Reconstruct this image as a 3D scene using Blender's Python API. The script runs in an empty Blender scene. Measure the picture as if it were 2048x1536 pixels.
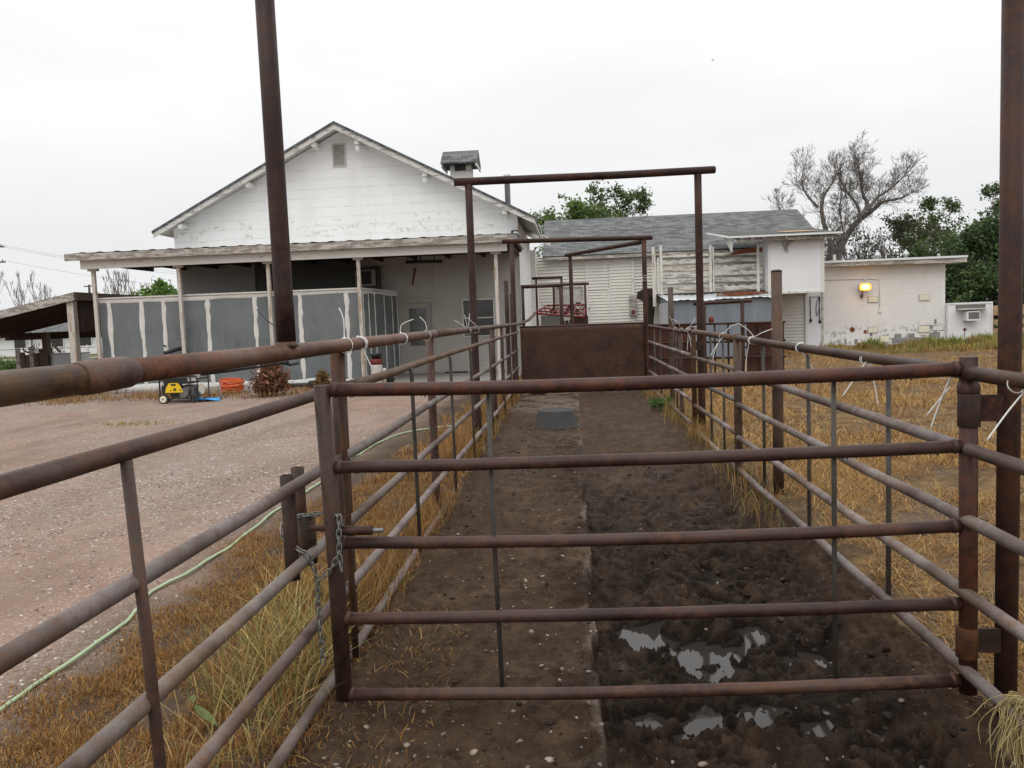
import bpy, math, random
import numpy as np
from mathutils import Vector, Matrix
random.seed(7); RNG=np.random.default_rng(11)
S=bpy.context.scene; COL=S.collection
# ------------------------------------------------------------------ noise
def _hash(ix,iy,s):
    n=(ix.astype(np.int64)*374761393+iy.astype(np.int64)*668265263+s*982451653)&0xffffffff
    n=((n^(n>>13))*1274126177)&0xffffffff
    n=((n^(n>>15))*2246822519)&0xffffffff
    return ((n^(n>>16))&0xffff)/65535.0
def vnoise(x,y,s=0):
    x=np.asarray(x,float);y=np.asarray(y,float)
    ix=np.floor(x);iy=np.floor(y);fx=x-ix;fy=y-iy
    fx=fx*fx*fx*(fx*(fx*6-15)+10);fy=fy*fy*fy*(fy*(fy*6-15)+10)
    a=_hash(ix,iy,s);b=_hash(ix+1,iy,s);c=_hash(ix,iy+1,s);d=_hash(ix+1,iy+1,s)
    return (a+(b-a)*fx)*(1-fy)+(c+(d-c)*fx)*fy
def fbm(x,y,o=4,s=0,g=.5):
    x=np.asarray(x,float);y=np.asarray(y,float)
    t=0;a=1;n=0
    for k in range(o):
        t=t+a*vnoise(x*(2**k)+k*17.3,y*(2**k)-k*9.1,s+k);n+=a;a*=g
    return t/n
def sstep(a,b,x):
    t=np.clip((np.asarray(x,float)-a)/(b-a),0,1);return t*t*(3-2*t)
# ------------------------------------------------------------------ mesh builder
class MB:
    def __init__(s): s.V=[];s.F=[];s.S=[]
    def add(s,vs,fs,smooth=False):
        o=len(s.V);s.V+=[tuple(map(float,v)) for v in vs]
        s.F+=[tuple(i+o for i in f) for f in fs];s.S+=[smooth]*len(fs);return s
    def hexa(s,p):   # 4 bottom ccw, 4 top ccw
        return s.add(p,[(3,2,1,0),(4,5,6,7),(0,1,5,4),(1,2,6,5),(2,3,7,6),(3,0,4,7)])
    def box(s,x0,x1,y0,y1,z0,z1):
        return s.hexa([(x0,y0,z0),(x1,y0,z0),(x1,y1,z0),(x0,y1,z0),(x0,y0,z1),(x1,y0,z1),(x1,y1,z1),(x0,y1,z1)])
    def bbox(s,x0,x1,y0,y1,z0,z1,b=.01):   # box with chamfered vertical and top edges
        p=[(x0+b,y0),(x1-b,y0),(x1,y0+b),(x1,y1-b),(x1-b,y1),(x0+b,y1),(x0,y1-b),(x0,y0+b)]
        q=[(x0+2*b,y0+b),(x1-2*b,y0+b),(x1-b,y0+2*b),(x1-b,y1-2*b),(x1-2*b,y1-b),(x0+2*b,y1-b),(x0+b,y1-2*b),(x0+b,y0+2*b)]
        v=[(*a,z0) for a in p]+[(*a,z1-b) for a in p]+[(*a,z1) for a in q]
        f=[tuple(range(7,-1,-1)),tuple(range(16,24))]
        for k in range(2):
            for i in range(8): f.append((k*8+i,k*8+(i+1)%8,k*8+8+(i+1)%8,k*8+8+i))
        return s.add(v,f)
    def beam(s,a,b,w,h,up=(0,0,1)):   # rectangular bar between two points
        a=Vector(a);b=Vector(b);d=(b-a).normalized();u=Vector(up)
        r=d.cross(u)
        if r.length<1e-4: r=d.cross(Vector((1,0,0)))
        r.normalize();u=r.cross(d).normalized();r=r*w/2;u=u*h/2
        return s.hexa([a-r-u,a+r-u,b+r-u,b-r-u,a-r+u,a+r+u,b+r+u,b-r+u])
    def tube(s,pts,r,n=12,cap=True,smooth=True):
        P=[Vector(p) for p in pts];m=len(P)
        R=[r]*m if not hasattr(r,'__len__') else list(r)
        T=[]
        for i in range(m):
            t=P[min(i+1,m-1)]-P[max(i-1,0)]
            T.append(t.normalized() if t.length>1e-9 else Vector((0,0,1)))
        ref=Vector((0,0,1)) if abs(T[0].z)<.9 else Vector((1,0,0))
        u=T[0].cross(ref).normalized();vs=[];fs=[]
        for i in range(m):
            u=(u-T[i]*u.dot(T[i]))
            u=u.normalized() if u.length>1e-6 else T[i].orthogonal().normalized()
            w=T[i].cross(u)
            for k in range(n):
                a=2*math.pi*k/n
                vs.append(P[i]+(u*math.cos(a)+w*math.sin(a))*R[i])
        for i in range(m-1):
            for k in range(n):
                k2=(k+1)%n;fs.append((i*n+k,i*n+k2,i*n+n+k2,i*n+n+k))
        s.add(vs,fs,smooth)
        if cap:
            o=len(s.V)-len(vs)
            s.F+=[tuple(o+k for k in range(n-1,-1,-1)),tuple(o+(m-1)*n+k for k in range(n))];s.S+=[False,False]
        return s
    def lathe(s,prof,c=(0,0,0),n=24,smooth=True,sx=1,sy=1):
        vs=[];fs=[];m=len(prof)
        for r,z in prof:
            for k in range(n):
                a=2*math.pi*k/n;vs.append((c[0]+sx*r*math.cos(a),c[1]+sy*r*math.sin(a),c[2]+z))
        for i in range(m-1):
            for k in range(n):
                k2=(k+1)%n;fs.append((i*n+k,i*n+k2,i*n+n+k2,i*n+n+k))
        s.add(vs,fs,smooth);o=len(s.V)-len(vs)
        s.F+=[tuple(o+k for k in range(n-1,-1,-1)),tuple(o+(m-1)*n+k for k in range(n))];s.S+=[False,False]
        return s
    def prism(s,poly,a,b,axis='y'):  # polygon extruded along an axis from a to b; poly is (u,z) or (x,y)
        n=len(poly)
        def P(u,w,t): return {'y':(u,t,w),'x':(t,u,w),'z':(u,w,t)}[axis]
        v=[P(u,w,a) for u,w in poly]+[P(u,w,b) for u,w in poly]
        f=[tuple(range(n)),tuple(range(2*n-1,n-1,-1))]+[(i,i+n,(i+1)%n+n,(i+1)%n) for i in range(n)]
        return s.add(v,f)
    def quad(s,a,b,c,d): return s.add([a,b,c,d],[(0,1,2,3)])
    def ball(s,c,r,n=8,m=5,sz=1):
        prof=[(max(1e-4,r*math.sin(math.pi*i/m)),-r*sz*math.cos(math.pi*i/m)) for i in range(m+1)]
        return s.lathe(prof,c,n)
def fixn(me):
    import bmesh
    b=bmesh.new();b.from_mesh(me);bmesh.ops.recalc_face_normals(b,faces=b.faces);b.to_mesh(me);b.free()
def mkmesh(name,mb,m,org=(0,0,0),recalc=True):
    me=bpy.data.meshes.new(name)
    me.from_pydata([(v[0]-org[0],v[1]-org[1],v[2]-org[2]) for v in mb.V],[],mb.F)
    me.polygons.foreach_set('use_smooth',mb.S)
    if recalc: fixn(me)
    me.materials.append(m);return me
def tag(o,label=None,cat=None,group=None,kind=None):
    if label:o['label']=label
    if cat:o['category']=cat
    if group:o['group']=group
    if kind:o['kind']=kind
    return o
ORG={}
def thing(name,label,cat,loc,group=None):
    o=bpy.data.objects.new(name,None);COL.objects.link(o);o.location=loc;o.empty_display_size=.2
    ORG[o.name]=Vector(loc);return tag(o,label,cat,group)
def part(name,mb,parent,m,label=None,kind=None,recalc=True):   # mesh in world coordinates, stored relative to its thing
    org=ORG[parent.name]
    me=mkmesh(name,mb,m,org,recalc)
    o=bpy.data.objects.new(name,me);COL.objects.link(o);o.parent=parent;ORG[o.name]=org
    return tag(o,label,None,None,kind)
def solo(name,mb,m,label,cat,group=None,kind=None,org=None):
    if org is None:
        a=np.array(mb.V);org=(float(a[:,0].mean()),float(a[:,1].mean()),float(a[:,2].min()))
    me=mkmesh(name,mb,m,org)
    o=bpy.data.objects.new(name,me);COL.objects.link(o);o.location=org;ORG[o.name]=Vector(org)
    return tag(o,label,cat,group,kind)
def np_mesh(name,V,faces,m,tint=None,smooth=False):
    me=bpy.data.meshes.new(name);V=np.asarray(V,np.float32)
    me.vertices.add(len(V));me.vertices.foreach_set('co',V.ravel())
    loops=np.concatenate([f.ravel() for f in faces]).astype(np.int32)
    tot=np.concatenate([np.full(len(f),f.shape[1]) for f in faces]).astype(np.int32)
    st=np.concatenate([[0],np.cumsum(tot)[:-1]]).astype(np.int32)
    me.loops.add(len(loops));me.loops.foreach_set('vertex_index',loops)
    me.polygons.add(len(tot));me.polygons.foreach_set('loop_start',st);me.polygons.foreach_set('loop_total',tot)
    if smooth: me.polygons.foreach_set('use_smooth',np.ones(len(tot),bool))
    if tint is not None:
        a=me.attributes.new('tint','FLOAT_COLOR','POINT')
        c=np.ones((len(V),4),np.float32);c[:,:3]=tint;a.data.foreach_set('color',c.ravel())
    me.update();me.validate();me.materials.append(m);return me
def np_obj(name,me,parent=None,**k):
    o=bpy.data.objects.new(name,me);COL.objects.link(o)
    if parent is not None:
        o.parent=parent
        org=ORG[parent.name];me.transform(Matrix.Translation(-org));ORG[o.name]=org
    return tag(o,**k)
# ------------------------------------------------------------------ materials
class NT:
    def __init__(s,name,rough=.8,spec=.3,metal=0):
        s.m=bpy.data.materials.new(name);s.m.use_nodes=True;s.t=s.m.node_tree;s.t.nodes.clear()
        o=s.t.nodes.new('ShaderNodeOutputMaterial');s.b=s.t.nodes.new('ShaderNodeBsdfPrincipled')
        s.t.links.new(s.b.outputs[0],o.inputs[0]);s.out=o
        s.b.inputs['Roughness'].default_value=rough;s.b.inputs['Metallic'].default_value=metal
        s.b.inputs['Specular IOR Level'].default_value=spec
        s.tc=s.t.nodes.new('ShaderNodeTexCoord');s.co=s.tc.outputs['Object']
    def set(s,i,v):
        if hasattr(v,'is_output') or isinstance(v,bpy.types.NodeSocket): s.t.links.new(v,i)
        else:
            if hasattr(i.default_value,'__len__') and not hasattr(v,'__len__'): v=(v,v,v) if len(i.default_value)==3 else (v,v,v,1)
            elif hasattr(v,'__len__') and hasattr(i.default_value,'__len__') and len(v)==3 and len(i.default_value)==4: v=(*v,1)
            i.default_value=v
    def n(s,ty,ins,**pr):
        d=s.t.nodes.new('ShaderNode'+ty)
        for k,v in pr.items(): setattr(d,k,v)
        for k,v in ins.items(): s.set(d.inputs[k],v)
        return d
    def noise(s,sc,det=4,ro=.55,vec=None,dist=0): return s.n('TexNoise',{'Vector':vec if vec is not None else s.co,'Scale':sc,'Detail':det,'Roughness':ro,'Distortion':dist}).outputs[0]
    def scale(s,v,vec=None): return s.n('Mapping',{'Vector':vec if vec is not None else s.co,'Scale':v}).outputs[0]
    def ramp(s,f,*st):
        d=s.t.nodes.new('ShaderNodeValToRGB');e=d.color_ramp.elements
        while len(e)<len(st): e.new(.5)
        for i,(p,c) in enumerate(st):
            e[i].position=p;e[i].color=(c,c,c,1) if not hasattr(c,'__len__') else (*c,1)
        s.set(d.inputs[0],f);return d.outputs[0]
    def mix(s,f,a,b,bt='MIX'): return s.n('MixRGB',{'Fac':f,'Color1':a,'Color2':b},blend_type=bt).outputs[0]
    def math(s,op,a,b=0.,c=None,cl=False):
        i={0:a,1:b}
        if c is not None:i[2]=c
        return s.n('Math',i,operation=op,use_clamp=cl).outputs[0]
    def sep(s,v=None):
        d=s.n('SeparateXYZ',{0:v if v is not None else s.co});return d.outputs[0],d.outputs[1],d.outputs[2]
    def comb(s,x=0.,y=0.,z=0.): return s.n('CombineXYZ',{0:x,1:y,2:z}).outputs[0]
    def col(s,c): s.set(s.b.inputs['Base Color'],c);return s
    def rough(s,r): s.set(s.b.inputs['Roughness'],r);return s
    def bump(s,h,st=.3,d=.02): s.set(s.b.inputs['Normal'],s.n('Bump',{'Height':h,'Strength':st,'Distance':d}).outputs[0]);return s
    def pos(s): return s.n('NewGeometry',{}).outputs['Position']
    def attr(s,n='tint'): return s.n('Attribute',{},attribute_name=n).outputs['Color']
def plain(name,c,rough=.7,spec=.3,metal=0,var=.25,sc=8,bump=.15):
    t=NT(name,rough,spec,metal);c=np.array(c)
    f=t.noise(sc,6,.65);t.col(t.ramp(f,(.25,tuple(c*(1-var))),(.75,tuple(c*(1+var)))))
    if bump: t.bump(t.noise(sc*6,4),bump,.01)
    return t.m
def rust(name,dark,mid,lite,orange,rough=(.42,.75),lf=.5,spec=.5):
    t=NT(name,.6,spec);oi=t.n('ObjectInfo',{}).outputs['Random'];p=t.n('VectorMath',{0:t.pos(),1:t.comb(t.math('MULTIPLY',oi,31.),t.math('MULTIPLY',oi,17.),0.)},operation='ADD').outputs[0]
    a=t.noise(4.3,8,.68,p);b=t.noise(21,6,.72,p);c=t.noise(1.7,5,.6,p);sp=t.noise(140,3,.6,p)
    x=t.mix(t.ramp(a,(.36,0),(.62,1)),dark,mid)
    x=t.mix(t.math('MULTIPLY',t.ramp(c,(.42,0),(.6,1)),lf),x,lite)
    x=t.mix(t.math('MULTIPLY',t.ramp(t.math('ADD',t.math('MULTIPLY',b,.6),t.math('MULTIPLY',t.noise(2.6,4,.6,p),.4)),(.47,0),(.62,1)),.75),x,orange)
    x=t.mix(t.ramp(sp,(.3,.35),(.5,0)),x,tuple(np.array(dark)*.5))
    hs=t.n('HueSaturation',{'Hue':t.n('MapRange',{0:t.math('FRACT',t.math('MULTIPLY',oi,7.3)),3:.488,4:.512}).outputs[0],'Saturation':t.n('MapRange',{0:t.math('FRACT',t.math('MULTIPLY',oi,3.7)),3:.82,4:1.08}).outputs[0],'Value':t.n('MapRange',{0:oi,3:.82,4:1.22}).outputs[0],'Color':x}).outputs[0]
    t.col(hs);t.rough(t.ramp(b,(.3,rough[0]),(.7,rough[1])))
    t.bump(t.math('ADD',t.math('MULTIPLY',b,.6),sp),.25,.004);return t.m
M={}
M['rail']=rust('rusty_rail',(.026,.0115,.0075),(.074,.036,.022),(.15,.098,.066),(.165,.07,.025),(.38,.68),.6,.27)
M['rail_grey']=rust('weathered_rail',(.045,.027,.020),(.11,.077,.062),(.215,.182,.17),(.135,.066,.03),(.4,.66),.85,.36)
M['post']=rust('rusty_post',(.019,.010,.0072),(.055,.030,.020),(.10,.072,.055),(.12,.047,.018),(.45,.75),.55,.25)
M['gate']=rust('rusty_gate_pipe',(.014,.0055,.004),(.043,.0165,.0108),(.078,.043,.032),(.105,.037,.015),(.36,.66),.55,.28)
M['frame']=rust('dark_frame_pipe',(.014,.0066,.006),(.036,.0165,.0135),(.058,.033,.028),(.095,.036,.016),(.42,.7),.45,.22)
M['sheet']=rust('rusty_sheet',(.030,.0125,.008),(.050,.022,.014),(.062,.029,.019),(.095,.043,.023),(.6,.85),.5,.2)
M['stay']=rust('stay_rod',(.03,.026,.022),(.07,.062,.053),(.12,.11,.098),(.08,.045,.028),(.42,.7),.5,.3)
# painted walls --------------------------------------------------
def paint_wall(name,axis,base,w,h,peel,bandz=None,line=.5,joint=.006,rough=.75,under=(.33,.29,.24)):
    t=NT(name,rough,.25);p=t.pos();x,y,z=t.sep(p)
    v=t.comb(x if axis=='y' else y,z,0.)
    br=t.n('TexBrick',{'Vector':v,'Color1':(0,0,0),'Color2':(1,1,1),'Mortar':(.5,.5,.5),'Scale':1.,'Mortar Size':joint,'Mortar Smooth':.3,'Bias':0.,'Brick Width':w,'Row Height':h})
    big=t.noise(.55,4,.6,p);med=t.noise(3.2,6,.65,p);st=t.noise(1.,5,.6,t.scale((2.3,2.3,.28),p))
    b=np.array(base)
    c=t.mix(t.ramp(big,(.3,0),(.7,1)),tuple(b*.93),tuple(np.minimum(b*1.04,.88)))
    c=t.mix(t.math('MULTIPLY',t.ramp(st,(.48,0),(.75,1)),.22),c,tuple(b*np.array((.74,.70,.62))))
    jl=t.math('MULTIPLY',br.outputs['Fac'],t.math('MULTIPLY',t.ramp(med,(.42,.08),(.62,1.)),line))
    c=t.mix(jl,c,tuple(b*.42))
    if peel>0:
        th=.62-peel*.25
        pk=t.ramp(t.noise(6.,7,.7,p),(th,0),(th+.05,1))
        if bandz:
            z0,z1,z2,z3=bandz
            bm=t.math('MULTIPLY',t.n('MapRange',{0:z,1:z0,2:z1},interpolation_type='SMOOTHSTEP').outputs[0],t.n('MapRange',{0:z,1:z3,2:z2},interpolation_type='SMOOTHSTEP').outputs[0])
            b2=t.n('TexBrick',{'Vector':v,'Color1':(0,0,0),'Color2':(1,1,1),'Mortar':(0,0,0),'Scale':1.,'Mortar Size':.004,'Brick Width':.41,'Row Height':.145});blk=t.ramp(b2.outputs['Color'],(.45,.05),(.6,1.))
            pk=t.math('MULTIPLY',t.math('MULTIPLY',pk,bm),blk)
        c=t.mix(t.math('MULTIPLY',pk,.85),c,t.mix(med,tuple(np.array(under)*.8),tuple(np.array(under)*1.25)))
    t.col(c)
    t.bump(t.math('SUBTRACT',t.math('MULTIPLY',t.noise(38,5,.7,p),.25),br.outputs['Fac']),.35,.012);return t.m
M['gable']=paint_wall('white_gable_boards','y',(.81,.81,.79),60.,.29,.42,(4.45,4.7,5.06,5.3),.5,.010,.75,(.55,.52,.46))
M['facade']=paint_wall('shaded_white_block_wall','y',(.50,.485,.445),.41,.21,.2,(-.3,.1,.3,.9),.12,.006)  # wall under the porch: porch shade is deepened in the base colour
M['side']=paint_wall('white_side_wall','x',(.80,.80,.79),.41,.21,.0,None,.1)
M['annex']=paint_wall('peeling_block_wall','y',(.755,.735,.70),.41,.205,.52,(-.5,.1,.6,1.35),.36,.006,.75,(.30,.28,.27))
M['annex_side']=paint_wall('annex_side_blocks','x',(.755,.735,.70),.41,.205,.1,(-.5,.1,.45,1.15),.4)
def wood_white(name,base,peel,under=(.26,.235,.20),sc=(1.2,1.2,7.)):
    t=NT(name,.75,.2);p=t.pos();v=t.scale(sc,p)
    a=t.noise(1.6,7,.7,v);b=t.noise(9,5,.7,p);big=t.noise(.6,3,.5,p)
    c=t.mix(t.ramp(big,(.35,0),(.7,1)),tuple(np.array(base)*.88),base)
    th=.68-peel*.4
    k=t.ramp(t.math('ADD',t.math('MULTIPLY',a,.7),t.math('MULTIPLY',b,.3)),(th,0),(th+.07,1))
    c=t.mix(k,c,t.mix(b,tuple(np.array(under)*.55),tuple(np.array(under)*1.35)))
    t.col(c);t.bump(t.math('SUBTRACT',t.math('MULTIPLY',a,.5),k),.4,.01);return t.m
M['lap']=wood_white('white_lap_siding',(.72,.695,.63),.2)
M['lap_worn']=wood_white('worn_lap_siding',(.55,.51,.44),.55)
M['trim']=wood_white('white_trim_boards',(.74,.72,.67),.28)
M['peelpost']=wood_white('peeling_white_posts',(.60,.56,.50),.42,(.36,.26,.17),(7.,7.,.8))
M['loft']=wood_white('peeling_loft_boards',(.60,.575,.51),.46,(.26,.235,.20))
M['doorwhite']=wood_white('grimy_white_door',(.50,.48,.43),.12)
M['boxwhite']=wood_white('white_plywood',(.82,.82,.83),.03)
M['greywood']=wood_white('grey_weathered_fascia',(.50,.47,.42),.55,(.25,.22,.19))
M['rake']=wood_white('weathered_rake_boards',(.60,.585,.54),.42,(.30,.28,.25))
M['whitepost']=wood_white('flaking_white_posts',(.66,.63,.57),.4,(.30,.26,.21),(7.,7.,.9))
M['tanwood']=plain('tan_pallet_wood',(.36,.25,.15),.8,.2,0,.3,5)
M['oldwood']=plain('old_brown_wood',(.11,.085,.06),.85,.2,0,.4,6)
def shingles(name,ax,c1,c2,k):
    t=NT(name,.9,.2);p=t.pos();x,y,z=t.sep(p)
    v=t.comb(y,t.math('MULTIPLY',x,k),0.) if ax=='y' else t.comb(x,t.math('MULTIPLY',y,k),0.)
    br=t.n('TexBrick',{'Vector':v,'Color1':(0,0,0),'Color2':(1,1,1),'Mortar':(0,0,0),'Scale':1.,'Mortar Size':.008,'Mortar Smooth':.2,'Bias':0.,'Brick Width':.36,'Row Height':.135},offset=.37)
    f=t.math('ADD',t.math('MULTIPLY',br.outputs['Color'],.75),t.math('MULTIPLY',t.noise(.7,5,.6,p),.35))
    c=t.ramp(f,(.2,c1),(.85,c2));c=t.mix(t.math('MULTIPLY',br.outputs['Fac'],.6),c,tuple(np.array(c1)*.45))
    c=t.mix(t.ramp(t.noise(150,2,.5,p),(.4,.35),(.6,0)),c,tuple(np.array(c1)*.7))
    t.col(c);t.bump(t.math('SUBTRACT',f,br.outputs['Fac']),.5,.012);return t.m
M['shingle_x']=shingles('grey_shingles_wing','x',(.085,.089,.091),(.20,.204,.20),1.12)
M['shingle_y']=shingles('grey_shingles_main','y',(.065,.07,.073),(.15,.155,.155),1.15)
M['canopy']=shingles('worn_canopy_roofing','x',(.07,.072,.062),(.14,.14,.12),1.02)
M['beige']=plain('beige_patch',(.70,.66,.52),.8,.2,0,.08,6)
M['foam']=plain('white_spray_foam',(.66,.65,.61),.9,.2,0,.12,9,.5)
def panel():
    t=NT('grey_foil_panel',.7,.25);p=t.pos()
    a=t.noise(1.2,5,.6,p);b=t.noise(60,3,.6,p);d=t.noise(2.3,6,.7,t.scale((3.,3.,.5),p))
    c=t.ramp(a,(.3,(.118,.131,.137)),(.7,(.185,.2,.206)))
    c=t.mix(t.ramp(b,(.35,.3),(.6,0)),c,(.14,.153,.16));c=t.mix(t.math('MULTIPLY',t.ramp(d,(.52,0),(.72,1)),.4),c,(.25,.235,.2))
    t.col(c);t.bump(b,.3,.01);return t.m
M['panel']=panel()
M['galv']=plain('galvanised_sheet',(.50,.52,.55),.45,.5,.35,.15,2.5,.1)
def tinwall():
    t=NT('blue_grey_tin',.55,.4,.15);p=t.pos();a=t.noise(1.,6,.6,t.scale((4.,4.,.35),p));b=t.noise(6,5,.6,p)
    c=t.ramp(a,(.3,(.16,.185,.215)),(.62,(.215,.24,.27)),(.72,(.34,.36,.39)))
    c=t.mix(t.ramp(b,(.6,0),(.78,.5)),c,(.22,.18,.15));t.col(c);t.bump(t.noise(3,2,.5,p),.15,.03);return t.m
M['tin']=tinwall()
M['concrete']=plain('old_concrete',(.27,.25,.225),.9,.2,0,.25,4,.4)
M['dark']=plain('dark_interior',(.15,.148,.135),.9,.1,0,.2,3,0)
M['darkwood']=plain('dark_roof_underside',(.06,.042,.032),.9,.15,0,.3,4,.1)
M['black']=plain('black_plastic',(.018,.018,.019),.5,.4,0,.2,10,.05)
M['rubber']=plain('black_rubber',(.036,.034,.032),.7,.3,0,.25,7,.2)
M['steel']=plain('galvanised_chain',(.22,.22,.205),.45,.5,.6,.3,30,.1)
M['white']=plain('white_enamel',(.72,.73,.74),.45,.4,0,.06,3,.02)
M['offwhite']=plain('dirty_white',(.46,.44,.40),.6,.3,0,.2,6,.05)
M['nylon']=plain('white_nylon',(.74,.73,.69),.5,.4,0,.06,10,0)
M['yellow']=plain('yellow_panel',(.75,.50,.015),.4,.4,0,.06,6,0)
M['orange']=plain('orange_cord',(.55,.095,.018),.5,.4,0,.2,14,.05)
M['redpaint']=plain('faded_red_paint',(.15,.020,.017),.5,.4,0,.35,9,.1)
M['bluetarp']=plain('blue_tarp',(.05,.30,.66),.5,.3,0,.2,12,.1)
M['hose']=plain('pale_green_hose',(.33,.43,.26),.45,.4,0,.15,9,.02)
M['engine']=plain('engine_metal',(.16,.155,.15),.5,.4,.4,.3,14,.1)
M['door']=plain('grey_door',(.34,.335,.32),.6,.3,0,.15,4,.05)
M['rot']=plain('dark_rotten_wood',(.045,.033,.025),.9,.15,0,.5,5,.3)
M['rustspot']=plain('rust_stain_metal',(.16,.055,.025),.8,.2,0,.4,10,.2)
def glass(name,c):
    t=NT(name,.06,.6);p=t.pos();t.col(t.ramp(t.noise(1.4,4,.6,p),(.3,tuple(np.array(c)*.6)),(.7,c)));t.rough(t.ramp(t.noise(5,4,.6,p),(.3,.04),(.8,.3)));return t.m
M['glass']=glass('dirty_window_glass',(.035,.038,.032));M['glass2']=glass('door_glass',(.16,.17,.165))
t=NT('lit_lamp',.4);t.b.inputs['Emission Color'].default_value=(1,.62,.22,1);t.b.inputs['Emission Strength'].default_value=6;t.col((.9,.5,.1));M['lamp']=t.m
t=NT('lamp_rim',.4);t.b.inputs['Emission Color'].default_value=(1,.17,.01,1);t.b.inputs['Emission Strength'].default_value=2.1;t.col((.8,.4,.1));M['lamprim']=t.m
t=NT('puddle_water',.04,.5);t.col((.030,.025,.021));t.b.inputs['IOR'].default_value=1.36;p=t.pos();t.bump(t.noise(9,2,.5,p),.02,.01);M['water']=t.m
t=NT('water_drop',.05,.9);t.col((.10,.09,.09));M['drop']=t.m
def veg(name,trans=.0,rough=.75):
    t=NT(name,rough,.2);c=t.attr();t.col(c)
    if trans:
        tr=t.n('BsdfTranslucent',{'Color':c});mx=t.n('MixShader',{0:trans,1:t.b.outputs[0],2:tr.outputs[0]});t.t.links.new(mx.outputs[0],t.out.inputs[0])
    return t.m
M['grass']=veg('dry_grass_blades',.25);M['leaf']=veg('leaves',.3,.55);M['stone']=veg('stones',0,.7)
def bark(name,a,b):
    t=NT(name,.9,.15);p=t.pos();t.col(t.ramp(t.noise(5,6,.7,t.scale((1.,1.,.3),p)),(.3,a),(.7,b)));return t.m
M['bark']=bark('grey_bark',(.10,.085,.075),(.24,.21,.19));M['twig']=bark('pale_twigs',(.17,.145,.135),(.28,.245,.235));M['darkbark']=bark('dark_bark',(.05,.042,.036),(.13,.11,.095))
# ================================================================== GROUND
def rise(y): return .15*sstep(2.6,9.5,y)
PUD=[(.34,4.45,.15,.19),(.63,4.2,.19,.22),(.96,4.5,.10,.13),(1.17,4.16,.16,.13),(.29,3.52,.10,.13),(.55,3.5,.15,.12),(.78,3.56,.16,.13),(1.0,3.43,.12,.09),(.79,5.06,.12,.09),(1.09,5.95,.09,.07),(.5,4.75,.08,.07)]
ZW=-.094
_hr=random.Random(3)
HOOF=[(_hr.uniform(.16,1.5),2.7+6.*_hr.random()**1.3,_hr.uniform(0,3.14),_hr.uniform(.036,.052)) for _ in range(170)]
def slab_edge(y): return .078+.02*(fbm(y*3.1,np.zeros_like(y)+3.,4,5)-.5)*2+.03*sstep(.62,.7,fbm(y*1.7,np.zeros_like(y)+9.,3,8))*-1
def alley_h(x,y):
    b=rise(y)
    n1=fbm(x*2.2,y*2.2,4,1)-.5;n2=fbm(x*9,y*9,5,2,.6)-.5;n3=fbm(x*34,y*34,4,3,.6)-.5
    rid=1-np.abs(fbm(x*6.5+n1,y*6.5,3,21)-.5)*4
    slab=b+.006+.04*n1+.06*n2+.045*n3
    # broken hole in the slab edge, crumbled slab end
    e=slab_edge(y)
    hole=np.exp(-(((x-.0)/.17)**2+((y-4.72)/.16)**2));slab=slab-.07*sstep(.35,.8,hole+.25*n2)
    step=sstep(-.55,-.5,x)*sstep(6.05,6.1,y+.25*(x+.2)*.3)*sstep(6.55,6.4,y);slab=slab+.0*step
    # mud pit
    d=.042*sstep(2.55,3.2,y)*sstep(9.5,6.2,y)+.012*sstep(12,9,y)
    bank=sstep(1.25,1.66,x)
    amp=sstep(2.3,3.3,y)*(.35+.65*sstep(9.,6.,y))
    mud=b*(1-.6*sstep(9.,6.,y)*sstep(2.5,3.3,y)*(1-bank))-d*(1-bank)+amp*(.10*n1+.13*n2+.035*n3+.05*(.5-np.abs(fbm(x*11+3,y*11,2,61)-.5)*4)*.6)+.012*n2
    for px,py,rx,ry in PUD:
        q=np.sqrt(((x-px)/rx)**2+((y-py)/ry)**2)+1.5*n2+1.0*n1+.5*n3
        k=sstep(1.45,.75,q)
        mud=mud*(1-k)+k*np.minimum(mud*.12+.88*(ZW-.03+.035*n2+.02*n3),ZW-.012+.035*n2+.02*n3)
    for hx,hy,ha,hr in HOOF:
        dx=x-hx;dy=y-hy;mk=(np.abs(dx)<.13)&(np.abs(dy)<.13)
        if not mk.any(): continue
        c_,s_=math.cos(ha),math.sin(ha);u=(dx[mk]*c_+dy[mk]*s_)/hr;v=(-dx[mk]*s_+dy[mk]*c_)/(hr*1.25)
        lob=np.minimum(np.hypot(u-.5,v)/.62,np.hypot(u+.5,v)/.62)
        mud[mk]=mud[mk]-.032*sstep(1.1,.75,lob)+.012*np.exp(-((lob-1.35)/.28)**2)
    near=sstep(3.0,2.4,y);mud=mud*(1-near)+near*(b+.03*n2+.02*n3)
    s=sstep(e+.007,e-.007,x)
    far=sstep(9.,12.,y)
    h=slab*s+mud*(1-s)
    lw=np.clip((-1.02-x)/.25,0,1);h=h+lw*.02*(n1+n2)
    return h,s
def side_h(x,y):
    return rise(y)+.05*(fbm(x*.7,y*.35,4,31)-.5)+.03*(fbm(x*5,y*4,4,33)-.5)
def hh(x,y):
    x=np.asarray(x,float);y=np.asarray(y,float)
    a,_=alley_h(x,y);b=side_h(x,y)
    w=sstep(-1.45,-1.2,x)*sstep(1.95,1.62,x)*sstep(22,19,y)
    return a*w+b*(1-w)
def spaced(*seg):
    o=[seg[0][0]]
    for a,b,d in seg:
        k=max(1,int(round((b-a)/d)));o+=list(np.linspace(a,b,k+1)[1:])
    return np.array(o)
YS=spaced((-60,-8,26),(-8,1.6,.8),(1.6,2.6,.05),(2.6,6.4,.0125),(6.4,10,.03),(10,18.5,.085),(18.5,36,.5),(36,100,8),(100,1500,350))
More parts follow.
